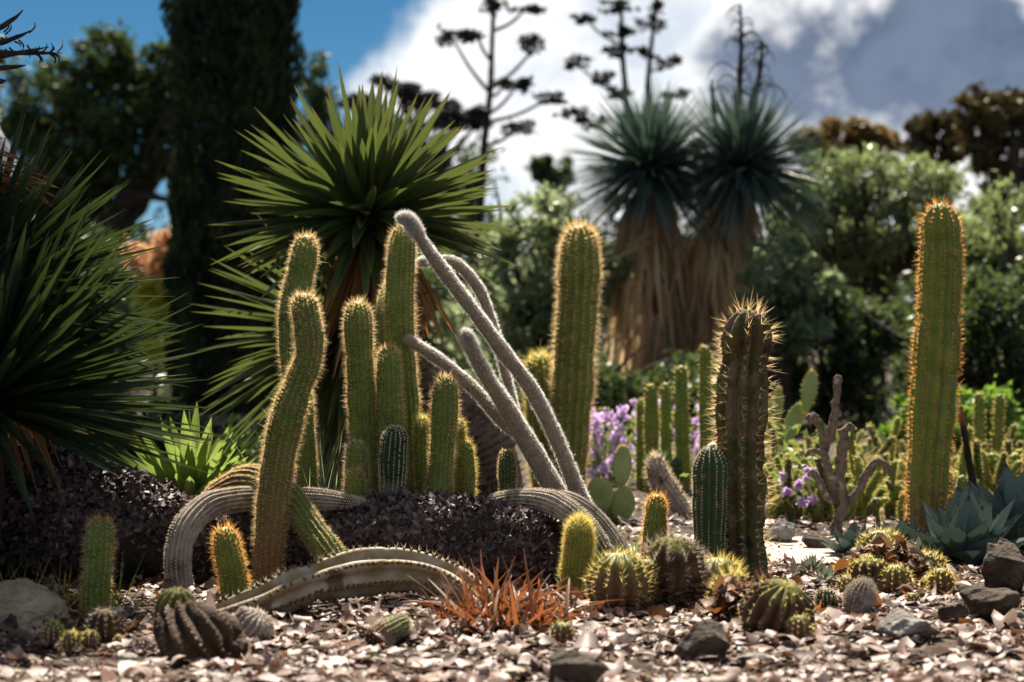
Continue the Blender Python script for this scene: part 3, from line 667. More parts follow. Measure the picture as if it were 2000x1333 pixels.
stalk('century plant stalk behind the left shaggy yucca with pads on its right', 21, [(1286, -40), (1278, 40), (1270, 110), (1265, 190), (1268, 320)], .05,
      [(1275, 42, 28, 24, 1278, 50), (1300, 118, 32, 14, 1268, 140), (1255, 100, 10, 8, 1270, 110), (1320, 184, 32, 8, 1266, 210), (1285, 10, 10, 8, 1282, 10)], 43)

# ------------------------------------------------------------------ shaggy two-headed yucca
def shaggy():
    d = 12.0; g = np.random.default_rng(51)
    base = P(1315, 0, d); base[2] = 0
    t = thing('yucca_tree', 'shaggy yucca with two blue green heads and skirts of straw coloured dead leaves', 'yucca', base)
    heads = [P(1270, 332, d), P(1450, 330, d - .1)]
    foot = base + np.array((0, 0, .45))
    mt = MB()
    tube(mt, [base - (0, 0, .1), foot, P(1285, 560, d), P(1268, 430, d), heads[0]], [.26, .22, .14, .1, .08], seed=1)
    tube(mt, [foot, P(1375, 600, d), P(1430, 440, d), heads[1]], [.2, .13, .09, .08], seed=2)
    mt.build('trunk', m_trunk_s, t)
    for k, (hd, line) in enumerate(zip(heads, ([(1272, 385, .10), (1270, 450, .19), (1272, 540, .27), (1285, 640, .26), (1300, 735, .18)],
                                               [(1438, 375, .08), (1428, 440, .14), (1405, 530, .24), (1375, 620, .26), (1345, 735, .20)]))):
        # crown of needle like leaves
        n = 760; dd = sphere_dirs(n, (.06 if k == 0 else .1, -.12, 1), 2, 128, g)
        mb = MB()
        ln = .62 * g.uniform(.75, 1.12, n); low = np.clip(-dd[:, 2], 0, 1)
        blades(mb, hd + dd * .06, dd, ln * (1 + .15 * low), .020, .06 + .2 * np.clip(1 - dd[:, 2], 0, 1) * .5, YUC, .3, n=5, g=g)
        mb.build('leaf_head', m_yucb, t, smooth=False)
        # skirt of hanging dead leaves
        pts = np.array([P(x, y, d) for x, y, r in line]); rr = np.array([r for x, y, r in line])
        sp_, sr = spline(pts, rr, 30); q = 700; ii = g.integers(0, int(len(sp_) * .93), q); th = g.uniform(0, 2 * np.pi, q)
        out = np.stack((np.cos(th), np.sin(th), 0 * th), 1)
        b0 = sp_[ii] + out * (sr[ii] * g.uniform(.75, 1.0, q))[:, None]; b0[:, 2] += .12
        dr = out * .18 + np.array((0, 0, -1.)) + g.normal(0, .12, (q, 3)); dr[g.random(q) < .06] += g.normal(0, .5, 3)
        mb = MB(); blades(mb, b0, dr, g.uniform(.25, .55, q), g.uniform(.012, .03, q), .05, [.9, 1, 1, .8, .5, .1], .1, n=5, up=(0, -1, 0), twist=1.2, g=g)
        # tone by height: straw at the top, grey towards the foot
        hz = (b0[:, 2].max() - b0[:, 2]) / np.ptp(b0[:, 2]); mb.a[0] = np.repeat(hz, 15)
        mb.build('skirt', m_skirt, t, smooth=False)
    for line, tw in (([(1446, 8), (1448, 90), (1444, 170), (1446, 300)], 26), ([(1488, 78), (1486, 130), (1472, 200), (1462, 300)], 20), ([(1390, 155), (1392, 190), (1400, 250), (1425, 310)], 6)):
        mb = MB(); pts = [P(x, y, d - .05) for x, y in line]
        p, r, T, U, V = tube(mb, pts, np.linspace(.008, .03, len(pts)), M=7, seed=5)
        L = len(p)
        for i in range(tw):
            j = int(g.uniform(.02, .6) * L); th = g.uniform(0, 6.28); o = np.array((np.cos(th), .5 * np.sin(th), 0))
            ln = .24 * g.uniform(.5, 1.1) * (.4 + .9 * j / L)
            c = p[j]; tube(mb, [c, c + o * ln * .6 + (0, 0, ln * .35), c + o * ln + (0, 0, ln * .1), c + o * ln * 1.15 + (0, 0, -ln * .25)], [.006, .005, .004, .002], M=4, seed=i, cap=False)
        mb.build('flower_stalk', m_bark_d, t)
    # a loose tassel of lower leaves to the right of the trunk
    n = 90; dd = nrm(np.stack((g.uniform(.1, 1, n), g.normal(0, .3, n), g.uniform(-1, .1, n)), 1))
    mb = MB(); blades(mb, np.tile(P(1448, 470, d), (n, 1)), dd, .38, .018, .2, YUC, .3, n=5, g=g); mb.build('leaf_head', m_yucb, t, smooth=False)
shaggy()

# ------------------------------------------------------------------ broad-leaved yuccas
def rosette(t, c, axis, n, ln, wd, amin, amax, mat, g, droop=.08, r0=.05, prof=YUC, fold=.42, name='leaf_rosette', sel=None):
    dd = sphere_dirs(n, axis, amin, amax, g)
    if sel is not None: dd = dd[sel(dd)]
    n = len(dd); mb = MB(); dd = nrm(dd + g.normal(0, .09, (n, 3)))
    blades(mb, c + dd * r0 * .6, dd, ln * g.uniform(.78, 1.1, n), wd * g.uniform(.85, 1.15, n), droop * (.4 + np.clip(1 - dd[:, 2], 0, 2)) * g.uniform(.3, 1.5, n), prof, fold, n=8, g=g)
    return mb.build(name, mat, t, smooth=False)
def dead_skirt(t, c, n, ln, g, spread=.35, sel=(-9, 9)):
    th = g.uniform(0, 6.28, n); o = np.stack((np.cos(th), np.sin(th), 0 * th), 1)
    m = (o[:, 0] > sel[0]) & (o[:, 0] < sel[1]); o = o[m]; n = len(o)
    dr = o * spread * g.uniform(.2, 1.6, n)[:, None] + (0, 0, -1.)
    mb = MB(); blades(mb, c + o * .05 + np.stack((0 * o[:, 0], 0 * o[:, 0], g.uniform(-.06, .03, n)), 1), dr, ln * g.uniform(.6, 1.15, n), g.uniform(.012, .028, n), .1, [.8, 1, 1, .8, .6, .1], .3, n=6, up=(0, -1, 0), twist=.9, g=g)
    mb.build('dead_leaf_skirt', m_dry, t)
def scar_trunk(t, pts, rad, g, n=500, sz=.03):
    mb = MB(); p, r, T, U, V = tube(mb, pts, rad, M=16, seed=3, wob=.04)
    i = g.integers(0, len(p), n); th = g.uniform(0, 6.28, n)
    o = np.cos(th)[:, None] * U[i] + np.sin(th)[:, None] * V[i]; s_ = np.cross(T[i], o)
    c = p[i] + o * r[i][:, None]
    X = s_ * sz * .6; Y = (T[i] * .45 + o * .6) * sz
    b = np.arange(n)[:, None] * 4
    v = np.stack((c - X - o * .004, c + Y * .9 - T[i] * 0, c + X - o * .004, c - T[i] * sz * .5 - o * .006), 1)
    mb.add(v, b + np.array([[0, 1, 2, 3]]))
    mb.build('trunk', m_trunk_s, t)
g = np.random.default_rng(61)
d = 5.3; b0 = P(985, 0, d); b0[2] = 0
t = thing('yucca', 'big green spiky yucca with a leaning scarred trunk behind the cactus clump', 'yucca', b0, 'broad leaved spiky yuccas')
cA = P(715, 425, d)
scar_trunk(t, [b0 - (0, 0, .1), P(960, 900, d), P(900, 815, d), P(830, 735, d), P(750, 590, d), cA], [.075, .085, .085, .07, .055, .05], g, 2000, .03)
rosette(t, cA, (0, -.15, 1), 250, .445, .035, 4, 112, m_yuc, g, .10)
dead_skirt(t, cA + (0.04, 0, -.03), 110, .44, g, .5)
d = 5.6; b1 = P(655, 0, d); b1[2] = 0
t = thing('yucca', 'lower spiky yucca with leaves pointing left beside the cypress foot', 'yucca', b1, 'broad leaved spiky yuccas')
cB = P(690, 655, d)
scar_trunk(t, [b1 - (0, 0, .1), P(660, 850, d), cB], [.07, .065, .055], g, 350)
rosette(t, cB, (-1, -.25, .15), 180, .50, .030, 2, 100, m_yuc, g, .10)
dead_skirt(t, cB, 26, .35, g, .4, sel=(-9, .3))

d = 3.75; b2 = P(-90, 0, d + .1); b2[2] = 0
t = thing('yucca', 'dark many headed yucca filling the left edge with long narrow leaves', 'yucca', b2, 'broad leaved spiky yuccas')
hs_ = [P(-30, 790, d), P(-60, 590, d + .15), P(-330, 430, d + .3), P(-60, 700, d + .35), P(-260, 640, d + .1), P(-420, 200, d + .35)]
mt = MB()
for h_, k in zip(hs_, range(9)): tube(mt, [b2 - (0, 0, .1), (b2 + h_) / 2 + g.normal(0, .03, 3), h_], [.08, .07, .05], M=12, seed=k)
mt.build('trunk', m_bark_d, t)
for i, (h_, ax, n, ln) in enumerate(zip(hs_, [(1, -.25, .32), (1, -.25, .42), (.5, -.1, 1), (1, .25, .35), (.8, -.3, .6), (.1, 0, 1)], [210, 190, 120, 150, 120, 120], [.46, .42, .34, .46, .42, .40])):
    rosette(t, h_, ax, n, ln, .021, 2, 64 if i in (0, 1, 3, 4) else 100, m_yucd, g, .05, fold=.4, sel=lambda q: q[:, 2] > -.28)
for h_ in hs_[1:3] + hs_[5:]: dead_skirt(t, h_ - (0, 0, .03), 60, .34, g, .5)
# drooping dead leaves and an old twiggy flower stalk near the top edge
c = P(-40, 330, d + .1); n = 36; dd = nrm(np.stack((g.uniform(.5, 1, n), g.normal(0, .3, n), g.uniform(-.35, .2, n)), 1))
mb = MB(); blades(mb, np.tile(c, (n, 1)) + g.normal(0, .025, (n, 3)), dd, g.uniform(.10, .17, n), .012, .2, [.8, 1, .9, .6, .1], .3, n=6, g=g); mb.build('dead_leaf_skirt', m_dry, t)
mb = MB()
for y0, x1, y1 in ((60, 45, 20), (88, 60, 60), (105, 120, 104), (112, 95, 92), (135, 50, 128), (160, 12, 158)):
    tube(mb, [P(-300, y0 + 60, d + .3), P(-40, y0 + 6, d), P(x1 * .5, (y0 + y1) / 2, d), P(x1, y1, d)], [.012, .007, .005, .0012], M=6, cap=False, seed=y0)
for i in range(26):
    x = g.uniform(0, 110); y = 60 + g.uniform(0, 50) if x < 60 else 104; s_ = g.choice((-1, 1))
    a = P(x, y, d); e = P(x + g.uniform(2, 14), y + s_ * g.uniform(10, 26), d + g.normal(0, .02)); m = (a + e) / 2 + np.array((.006, 0, 0))
    tube(mb, [a, m, e], [.0022, .0018, .0008], M=4, cap=False, seed=i)
mb.build('flower_stalk', m_bark_d, t)

# ------------------------------------------------------------------ fallen shaggy trunk
def log():
    g = np.random.default_rng(71)
    L_ = [(-330, 1010, 4.25, .15), (-60, 998, 4.22, .165), (90, 1005, 4.2, .162), (230, 1030, 4.2, .142), (370, 1064, 4.2, .112), (520, 1072, 4.22, .09), (680, 1064, 4.2, .10), (760, 1054, 4.18, .104), (840, 1050, 4.15, .104), (980, 1062, 4.1, .092), (1062, 1078, 4.06, .072), (1092, 1070, 4.04, .055)]
    pts = []
    for x, y, dd, r in L_:
        q = P(x, y, dd); q[2] = max(q[2], .3 * r); pts.append(q)
    mb = MB(); p, r, T, U, V = tube(mb, pts, [q[3] * .93 for q in L_], M=40, step=.015, wob=.085, rough=.014)
    o = mb.build('fallen_log', m_bark_d, loc=pts[5])
    tag(o, 'long fallen shaggy log lying across the bed covered in dark flaky bark', 'log')
    n = 42000; i = g.integers(0, len(p), n); th = g.uniform(0, 6.28, n)
    oo = np.cos(th)[:, None] * U[i] + np.sin(th)[:, None] * V[i]; s_ = np.cross(T[i], oo)
    c = p[i] + oo * (r[i] * g.uniform(.97, 1.07, n))[:, None] + T[i] * g.uniform(-.008, .008, n)[:, None]
    # jagged curled bark flakes standing off the trunk
    ln = g.uniform(.008, .021, n)[:, None]; w = g.uniform(.003, .008, n)[:, None]
    a = g.uniform(-1.2, 1.2, n)[:, None]; dirx = nrm(T[i] * np.cos(a) * g.choice((-1, 1), (n, 1)) + s_ * np.sin(a) + oo * g.uniform(-.08, .5, n)[:, None])
    sd = nrm(np.cross(dirx, oo)); up = np.cross(sd, dirx)
    cv = g.normal(.3, .4, n)[:, None]
    v = np.stack((c - sd * w, c + sd * w, c + dirx * ln * .55 - sd * w * .9 + up * ln * cv * .5, c + dirx * ln * g.uniform(.4, .95, (n, 1)) + sd * w * 1.2 + up * ln * cv * .6, c + dirx * ln + sd * w * g.normal(0, .8, (n, 1)) + up * ln * cv), 1)
    b = np.arange(n)[:, None] * 5; mc = MB()
    mc.add(v.reshape(-1, 3), b + np.array([[0, 1, 3, 2]])); 
    mc.f.append((b + np.array([[2, 3, 4]]), 0))
    mc.build('bark_flakes', m_chip, o, smooth=False)['kind'] = 'stuff'
log()

# ------------------------------------------------------------------ cacti
CG = 'golden spined column cacti'
def to_pts(line, d):
    pts = []; rad = []
    for q in line:
        dd = q[3] if len(q) > 3 else d
        pts.append(P(q[0], q[1], dd)); rad.append(q[2] / F * dd)
    return pts, rad
def column(label, line, d, ribs=16, depth=.14, skin=None, sp_mat=None, n=6, ln=.013, sp=.0085, name='column_cactus', cat='cactus', group=CG, ground=True, wd=.0005, spread=1.0, step=.006, sub=4, tipgain=1.4, areole=.0019, cap=None, armat=None, keep=.95, up=.15, wob=.025, off=None, twist=0.):
    """line: photo points from base to tip with radius; a base below the last visible point reaches the ground"""
    pts, rad = to_pts(line, d)
    if ground:
        b = pts[0].copy(); z = gz(b[0], b[1])
        if b[2] > z + .01:
            b[2] = z - .015; pts = [b] + pts; rad = [rad[0] * .95] + rad
        else: pts[0][2] = z - .012
    t = thing(name, label, cat, (pts[0][0], pts[0][1], max(0, pts[0][2])), group)
    mb, ar = ribbed(pts, rad, ribs, depth, cap, step, sub, sp=sp, wob=wob, off=rng.uniform(0, 6) if off is None else off, twist=twist)
    mb.build('stem', skin or m_skin, t)
    spines(ar, n, ln, wd, spread, up, tipgain, areole=areole, keep=keep).build('spines', [sp_mat or m_sp_gold, armat or m_areole], t, smooth=False)
    return t
# line order: base -> tip
column('tall golden column standing behind the bent column', [(600, 965, 19), (597, 880, 20), (585, 780, 24), (572, 690, 26), (576, 590, 27), (590, 520, 27), (601, 460, 21)], 4.42)
column('bent S shaped column in front of the fallen trunk with a reddish lower half', [(521, 1148, 26), (528, 1040, 29), (541, 920, 31), (560, 820, 33), (583, 750, 27), (603, 700, 24), (603, 650, 27), (595, 600, 27), (592, 573, 23)], 3.98, skin=m_bentskin, n=7)
column('straight column left of centre with a rounded top, right of the bent column', [(722, 975, 27), (712, 850, 27), (704, 720, 27), (700, 640, 27), (699, 588, 23)], 4.38)
column('tallest column of the clump reaching up to the white woolly tip', [(800, 975, 27), (792, 820, 27), (784, 700, 28), (780, 600, 28), (784, 500, 27), (789, 440, 21)], 4.5, ribs=17)
column('column pressed against the left side of the tallest column', [(770, 975, 25), (760, 800, 25), (755, 690, 24), (758, 600, 22), (768, 548, 16)], 4.55)
column('shorter column in front of the tallest column', [(768, 975, 26), (763, 850, 25), (760, 760, 25), (759, 676, 21)], 4.36)
column('low column at the left foot of the straight column', [(698, 975, 22), (696, 920, 22), (695, 862, 19)], 4.30, sp_mat=m_sp_pale)
column('lowest stub column beside the fallen trunk at the foot of the straight column', [(694, 985, 19), (693, 950, 19), (693, 917, 16)], 4.24)
column('stout column right of the grey tipped stem', [(856, 985, 25), (862, 900, 25), (868, 810, 25), (871, 731, 21)], 4.34, n=7)
column('short column between the grey tipped stem and the stout column', [(830, 985, 19), (828, 900, 19), (826, 815, 16)], 4.42, sp_mat=m_sp_yel, n=7)
column('slim column half hidden behind the right side of the stout column', [(890, 985, 17), (893, 900, 17), (895, 818, 12)], 4.42, sp_mat=m_sp_yel)
column('thinnest low column at the right end of the golden clump', [(913, 985, 13), (914, 920, 14), (910, 862, 11)], 4.40, sp_mat=m_sp_yel)
column('dark stubby column under the leaning woolly stems', [(992, 975, 17), (991, 930, 18), (990, 878, 15)], 4.45, skin=m_skin_d, ln=.007)
column('small leaning column right of the tan boulder, in shade', [(186, 1198, 26), (188, 1140, 27), (193, 1080, 27), (198, 1012, 24)], 3.64, sp_mat=m_sp_gold, n=6)
column('small tilted column with an orange spined top left of the bent column', [(462, 1178, 27), (456, 1130, 27), (446, 1080, 27), (436, 1030, 23)], 3.8, sp_mat=m_sp_or, n=7)
column('fuzzy pale gold column standing right of the fallen trunk end', [(1121, 1160, 26), (1124, 1120, 29), (1130, 1070, 28), (1132, 1010, 25)], 3.92, ribs=24, depth=.06, skin=m_skin_y, sp_mat=m_sp_yel, n=11, ln=.011, sp=.005, spread=1.2, wd=.00035, areole=.0006, group='other columns')
column('big blurred golden column in the middle behind the woolly stems', [(1112, 905, 33), (1115, 820, 37), (1122, 700, 39), (1130, 560, 40), (1133, 440, 33)], 6.0, ribs=15, skin=m_skin_y, sp_mat=m_sp_gold, n=8, ln=.022, sp=.014, wd=.0009, areole=.003, group='other columns', step=.01)
column('shorter blurred golden column left of the big blurred column', [(1065, 905, 30), (1060, 820, 31), (1056, 750, 31), (1054, 692, 27)], 6.1, ribs=15, skin=m_skin_y, sp_mat=m_sp_yel, n=8, ln=.022, sp=.014, wd=.0009, areole=.003, group='other columns', step=.01)
column('thick corky brown column with long orange spines', [(1455, 1142, 50), (1448, 1050, 47), (1446, 900, 50), (1450, 760, 52), (1457, 680, 50), (1462, 604, 40)], 4.1, ribs=10, depth=.36, skin=m_cork, sp_mat=m_sp_gold, n=8, ln=.028, sp=.019, wd=.00065, areole=.0036, spread=.8, sub=6, group='other columns', keep=.85, tipgain=1.2, wob=.05)
column('tall olive column on the right with dotted ribs', [(1806, 1032, 34), (1812, 930, 40), (1822, 800, 43), (1832, 650, 43), (1838, 500, 40), (1835, 398, 31)], 5.2, ribs=12, depth=.2, skin=m_skin_y, sp_mat=m_sp_or, n=7, ln=.016, sp=.014, wd=.0008, areole=.0034, sub=6, group='other columns', step=.008)
t = column('smooth dark green column with a white bud on its top', [(1387, 1108, 28), (1386, 1060, 32), (1387, 980, 35), (1388, 920, 35), (1388, 872, 31)], 4.06, ribs=15, depth=.2, skin=m_skin_d, sp_mat=m_sp_pale, n=5, ln=.0055, sp=.007, areole=.0018, armat=m_areole_p, sub=6, group='other columns', cap=.06)
c = P(1391, 871, 4.06); mb = MB(); add_quads(mb, c + rdir(90) * .006, rdir(90) * .006, rdir(90) * .004); mb.build('flower_bud', m_wool, t, smooth=False)
column('small bright column beside the green grass tuft', [(1277, 1082, 24), (1279, 1040, 24), (1281, 1000, 22), (1283, 966, 19)], 4.12, sp_mat=m_sp_or, n=7, ln=.011, group='other columns')
column('leaning brown blurred stem bending left behind the small bright column', [(1395, 1050, 20), (1345, 1010, 20), (1310, 965, 21), (1287, 930, 21), (1278, 890, 19)], 5.6, ribs=14, skin=m_grey, sp_mat=m_sp_pale, ln=.016, sp=.014, wd=.0008, group='other columns')

# lying and arching stems
SG = 'stems lying over and around the fallen trunk'
column('grey ribbed stem arching over the trunk and snaking right to a small upright tip', [(352, 1150, 26, 3.92), (347, 1095, 27, 3.92), (358, 1040, 27, 3.94), (400, 992, 26, 4.0), (460, 976, 24, 4.06), (540, 974, 23, 4.12), (620, 975, 20, 4.14), (690, 982, 14, 4.16), (735, 990, 12, 4.18), (760, 980, 17, 4.2), (766, 950, 24, 4.2), (768, 900, 29, 4.2), (771, 860, 29, 4.2), (772, 832, 24, 4.2)],
       4.0, ribs=17, depth=.2, skin=m_greytip, sp_mat=m_sp_pale, n=6, ln=.0045, sp=.006, wd=.0006, areole=.002, armat=m_areole_p, group=SG)
column('stem looping over the fallen trunk and coming down green behind the bent column', [(395, 1010, 17, 4.42), (425, 965, 22, 4.36), (470, 938, 24, 4.24), (520, 938, 26, 4.1), (565, 975, 27, 4.03), (610, 1035, 27, 3.98), (660, 1105, 27, 3.93), (700, 1160, 26, 3.9), (740, 1186, 22, 3.86)],
       4.0, ribs=15, depth=.18, skin=m_bentskin, sp_mat=m_sp_gold, n=6, ln=.008, sp=.007, group=SG, ground=False)
column('large few ribbed pinkish arching stem lying in front of the fallen trunk', [(425, 1203, 28, 3.58), (500, 1182, 37, 3.58), (590, 1144, 43, 3.62), (690, 1120, 45, 3.68), (790, 1114, 43, 3.7), (870, 1130, 38, 3.68), (930, 1168, 31, 3.62), (965, 1215, 22, 3.58)],
       3.65, ribs=7, depth=.42, skin=m_arch, sp_mat=m_sp_pale, n=5, ln=.012, sp=.0150, wd=.0005, areole=.0056, sub=8, group=SG, ground=False, off=.55, spread=.8, name='arching_cactus', wob=.015)
column('grey scaly stem arching down at the right end of the fallen trunk', [(960, 985, 18, 4.2), (1020, 975, 21, 4.15), (1085, 985, 23, 4.08), (1140, 1025, 24, 4.03), (1175, 1080, 24, 4.0), (1196, 1118, 22, 3.96)],
       4.05, ribs=17, depth=.18, skin=m_grey, sp_mat=m_sp_pale, n=6, ln=.005, sp=.006, armat=m_areole_p, areole=.002, group=SG, ground=False)
column('thinner grey stem arching behind the scaly one at the right trunk end', [(1030, 980, 13, 4.28), (1080, 970, 15, 4.26), (1130, 985, 16, 4.22), (1175, 1020, 15, 4.2), (1215, 1075, 14, 4.16), (1232, 1120, 13, 4.14)],
       4.2, ribs=13, depth=.22, skin=m_grey, sp_mat=m_sp_pale, n=5, ln=.004, sp=.006, armat=m_areole_p, areole=.002, group=SG, ground=False)
column('broken stub of ribbed cactus lying in the litter under the arching stem', [(735, 1248, 20, 3.24), (752, 1236, 24, 3.25), (775, 1224, 24, 3.27), (795, 1214, 17, 3.29)], 3.26, ribs=16, depth=.15, skin=m_bentskin, sp_mat=m_sp_pale, n=6, ln=.006, sp=.006, group=SG, ground=False, cap=.012)
column('withered brown ribbed stump in the front left with a green scaly head', [(470, 1335, 56, 3.06), (440, 1300, 78, 3.08), (395, 1262, 76, 3.1), (360, 1222, 55, 3.13), (345, 1188, 44, 3.15), (346, 1148, 38, 3.15)],
       3.14, ribs=13, depth=.3, skin=m_stump, sp_mat=m_sp_grey, n=3, ln=.004, sp=.011, areole=.0035, sub=6, twist=3.5, name='cactus_stump', group=None, wob=.06, cap=.03, armat=m_barrel)
column('grey dried round cactus stub beside the brown stump', [(465, 1268, 34, 3.26), (484, 1238, 47, 3.26), (502, 1212, 43, 3.26), (514, 1194, 22, 3.26)], 3.3, ribs=20, depth=.2, skin=m_grey, sp_mat=m_sp_pale, n=4, ln=.005, sp=.007, areole=.0025, armat=m_areole_p, name='cactus_stump', group=None, ground=False, cap=.02, twist=2)

# white woolly old man cactus
def woolly():
    g = np.random.default_rng(81); root = P(1120, 0, 4.45); root[2] = 0
    t = thing('old_man_cactus', 'white woolly cactus with long leaning stems rising left from behind the trunk', 'cactus', root)
    S_ = [([(1150, 1010, 20), (1128, 960, 20), (1090, 865, 19), (1040, 765, 19), (985, 690, 18), (930, 615, 18), (870, 535, 17), (830, 480, 16), (808, 444, 15), (794, 425, 13), (777, 429, 10)], 4.38),
          ([(1120, 1020, 24), (1085, 960, 26), (1045, 890, 26), (995, 805, 22), (950, 735, 19), (925, 690, 18), (906, 645, 15)], 4.42),
          ([(1010, 850, 12), (975, 820, 14), (930, 765, 15), (870, 712, 15), (815, 675, 14), (790, 660, 12)], 4.46),
          ([(1012, 830, 11), (990, 740, 12), (965, 645, 13), (935, 565, 14), (890, 515, 14), (845, 510, 13), (812, 515, 11)], 4.56)]
    for si, (line, d) in enumerate(S_):
        pts, rad = to_pts(line, d); pts[0] = pts[0] if pts[0][2] > .2 else pts[0]
        if d < 4.43:
            b = pts[0].copy(); b[2] = -.02; b[0] += .02; pts = [b] + pts; rad = [rad[0]] + rad
        mb, ar = ribbed(pts, [r * .75 for r in rad], 20, .08, sp=.006)
        st = mb.build('stem', m_wooly, t)
        p, nn, T, tt, e = ar; k = 12
        N_ = np.repeat(nn, k, 0); P_ = np.repeat(p, k, 0) + g.normal(0, .0025, (len(p) * k, 3)); E_ = np.repeat(e, k)
        dr = N_ * .55 + np.repeat(T, k, 0) * (-.5 + .9 * E_)[:, None] + g.normal(0, .35, P_.shape)
        hb = MB(); add_spines(hb, P_ - N_ * .001, dr, .005 * g.uniform(.5, 1.5, len(P_)) * (1 + .5 * E_), .00038)
        hb.build('wool', m_wool, st, smooth=False)
        if si < 2:                                      # denser white tuft over the growing tip
            m_ = tt > .93; k = 40; N2 = np.repeat(nn[m_], k, 0); P2 = np.repeat(p[m_], k, 0) + g.normal(0, .003, (m_.sum() * k, 3))
            tb = MB(); add_spines(tb, P2, N2 * .9 + g.normal(0, .45, P2.shape), .0065 * g.uniform(.4, 1.5, len(P2)), .0004)
            tb.build('wool_tuft', m_woolw, st, smooth=False)
woolly()

# ---- barrels and balls
def globe(label, px, py, rx, ry, d, skin=None, sp_mat=None, ribs=13, depth=.25, n=7, ln=.013, sp=.010, name='barrel_cactus', tilt=(0, 0), group='barrel cacti', wd=.0006, sub=6, areole=.002, spread=1.1, armat=None, base=None):
    if d > DG(py + ry * .8) and py > 1105: d = DG(py + ry * .8)
    k_ = 1.14 if rx > 38 else 1.0
    R = rx * k_ / F * d; Hh = ry * k_ / F * d
    c = P(px, py, d); ax = np.array((tilt[0], tilt[1], 1.)); ax /= np.linalg.norm(ax)
    ph = np.linspace(-1, .0, 7)
    pts = [c + ax * Hh * math.sin(a) for a in np.linspace(-1.35, 0, 6)]; rad = [R * max(.2, math.cos(a)) for a in np.linspace(-1.35, 0, 6)]
    pts += [c + ax * Hh]; rad += [R]
    if base is not None: pass
    t = thing(name, label, 'cactus', (c[0], c[1], max(0., c[2] - Hh)), group)
    mb, ar = ribbed(pts, rad, ribs, depth, Hh, max(.0022, R / 22), sub, sp=sp, tub=.05, off=rng.uniform(0, 6))
    mb.build('body', skin or m_barrel, t)
    spines(ar, n, ln, wd, spread, .1, 1.2, areole=areole).build('spines', [sp_mat or m_sp_yel, armat or m_areole_p], t, smooth=False)
    return t
globe('spiny yellow green barrel nearest the orange grass', 1210, 1150, 54, 62, 3.72, n=7, ln=.015, sp_mat=m_sp_yel)
globe('small yellow barrel perched on top of the clump between two spiny ones', 1265, 1118, 24, 26, 3.66, n=6, ln=.006, sp=.008, areole=.0018, depth=.15)
globe('dried brown barrel with bristly top in the middle of the clump', 1312, 1130, 62, 72, 3.76, skin=m_brown, sp_mat=m_sp_grey, n=9, ln=.016, sp=.010)
globe('spiny barrel behind, between the dried one and the thick column', 1400, 1135, 50, 40, 3.78, n=9, ln=.017, sp_mat=m_sp_yel)
globe('round spiny barrel left of the big ridged one in the front clump', 1432, 1172, 46, 46, 3.56, n=7, ln=.014, sp_mat=m_sp_yel, skin=m_brown)
globe('big sagging ridged barrel with brown sides at the right of the front clump', 1518, 1198, 66, 56, 3.48, skin=m_brown, n=4, ln=.008, ribs=15, depth=.32, sp_mat=m_sp_yel, tilt=(.3, -.25), sp=.012)
globe('low green bump of barrel at the right foot of the big ridged one', 1562, 1232, 28, 30, 3.42, n=5, ln=.008, sp_mat=m_sp_yel)
globe('tiny striped green ball in the litter under the brown barrel', 1246, 1190, 13, 13, 3.62, n=3, ln=.003, ribs=10, sp=.006, areole=.001, sp_mat=m_sp_pale)
globe('wide spiny barrel on top of the clump in front of the blue agave', 1722, 1086, 46, 44, 4.3, n=9, ln=.013)
globe('round green barrel in the middle of the clump in front of the blue agave', 1750, 1138, 34, 34, 4.05, n=7, ln=.009)
globe('spiny barrel on the right side of the clump below the agave leaves', 1815, 1112, 34, 32, 4.15, n=8, ln=.012)
globe('lower barrel under the right spiny one, beside the rock', 1838, 1140, 28, 30, 4.0, n=8, ln=.011)
globe('little barrel at the bottom of the clump, left of its pair', 1782, 1172, 16, 14, 3.9, n=6, ln=.004, sp=.007)
globe('little barrel at the bottom of the clump, right of its pair', 1805, 1163, 14, 13, 3.92, n=6, ln=.004, sp=.007)
globe('small barrel above the little pair at the clump bottom', 1812, 1145, 16, 18, 3.96, n=6, ln=.006, sp=.007)
globe('small barrel at the left rim of the clump above the tilted white cactus', 1650, 1118, 20, 22, 4.15, n=7, ln=.010)
globe('small barrel behind the tilted white spined cactus', 1655, 1145, 20, 20, 4.0, n=7, ln=.008)
globe('brown dried barrel in the heart of the clump before the agave', 1698, 1130, 40, 36, 4.18, skin=m_brown, n=7, ln=.009)
globe('small dark round cactus with reddish top left of the tilted white one', 1613, 1172, 23, 24, 3.86, skin=m_skin_d, sp_mat=m_sp_pale, n=7, ln=.005, sp=.005, ribs=16, depth=.12, name='round_cactus')
globe('white spined egg shaped cactus tilting right', 1680, 1170, 30, 40, 3.8, skin=m_grey, sp_mat=m_sp_grey, n=10, ln=.006, sp=.005, ribs=18, depth=.1, tilt=(.35, 0), name='round_cactus')
globe('yellow green ball at the left end of the trio before the tan boulder', 103, 1240, 24, 26, 3.28, n=7, ln=.006, sp=.007)
globe('yellow green ball in the middle of the trio before the tan boulder', 138, 1256, 21, 23, 3.22, n=8, ln=.006, sp=.006)
globe('yellow green ball at the right end of the trio before the tan boulder', 175, 1250, 17, 18, 3.24, n=8, ln=.005, sp=.006)
globe('tiny yellow ball beside the dried brown clump on the left', 232, 1252, 11, 11, 3.28, n=6, ln=.003, sp=.006)
globe('dried brown bristly ball behind the trio of yellow balls', 205, 1224, 36, 34, 3.42, skin=m_brown, sp_mat=m_sp_grey, n=8, ln=.008)
globe('yellow star ribbed ball at the right foot of the orange grass', 1098, 1240, 24, 24, 3.42, n=6, ln=.006, ribs=11, sp=.008)
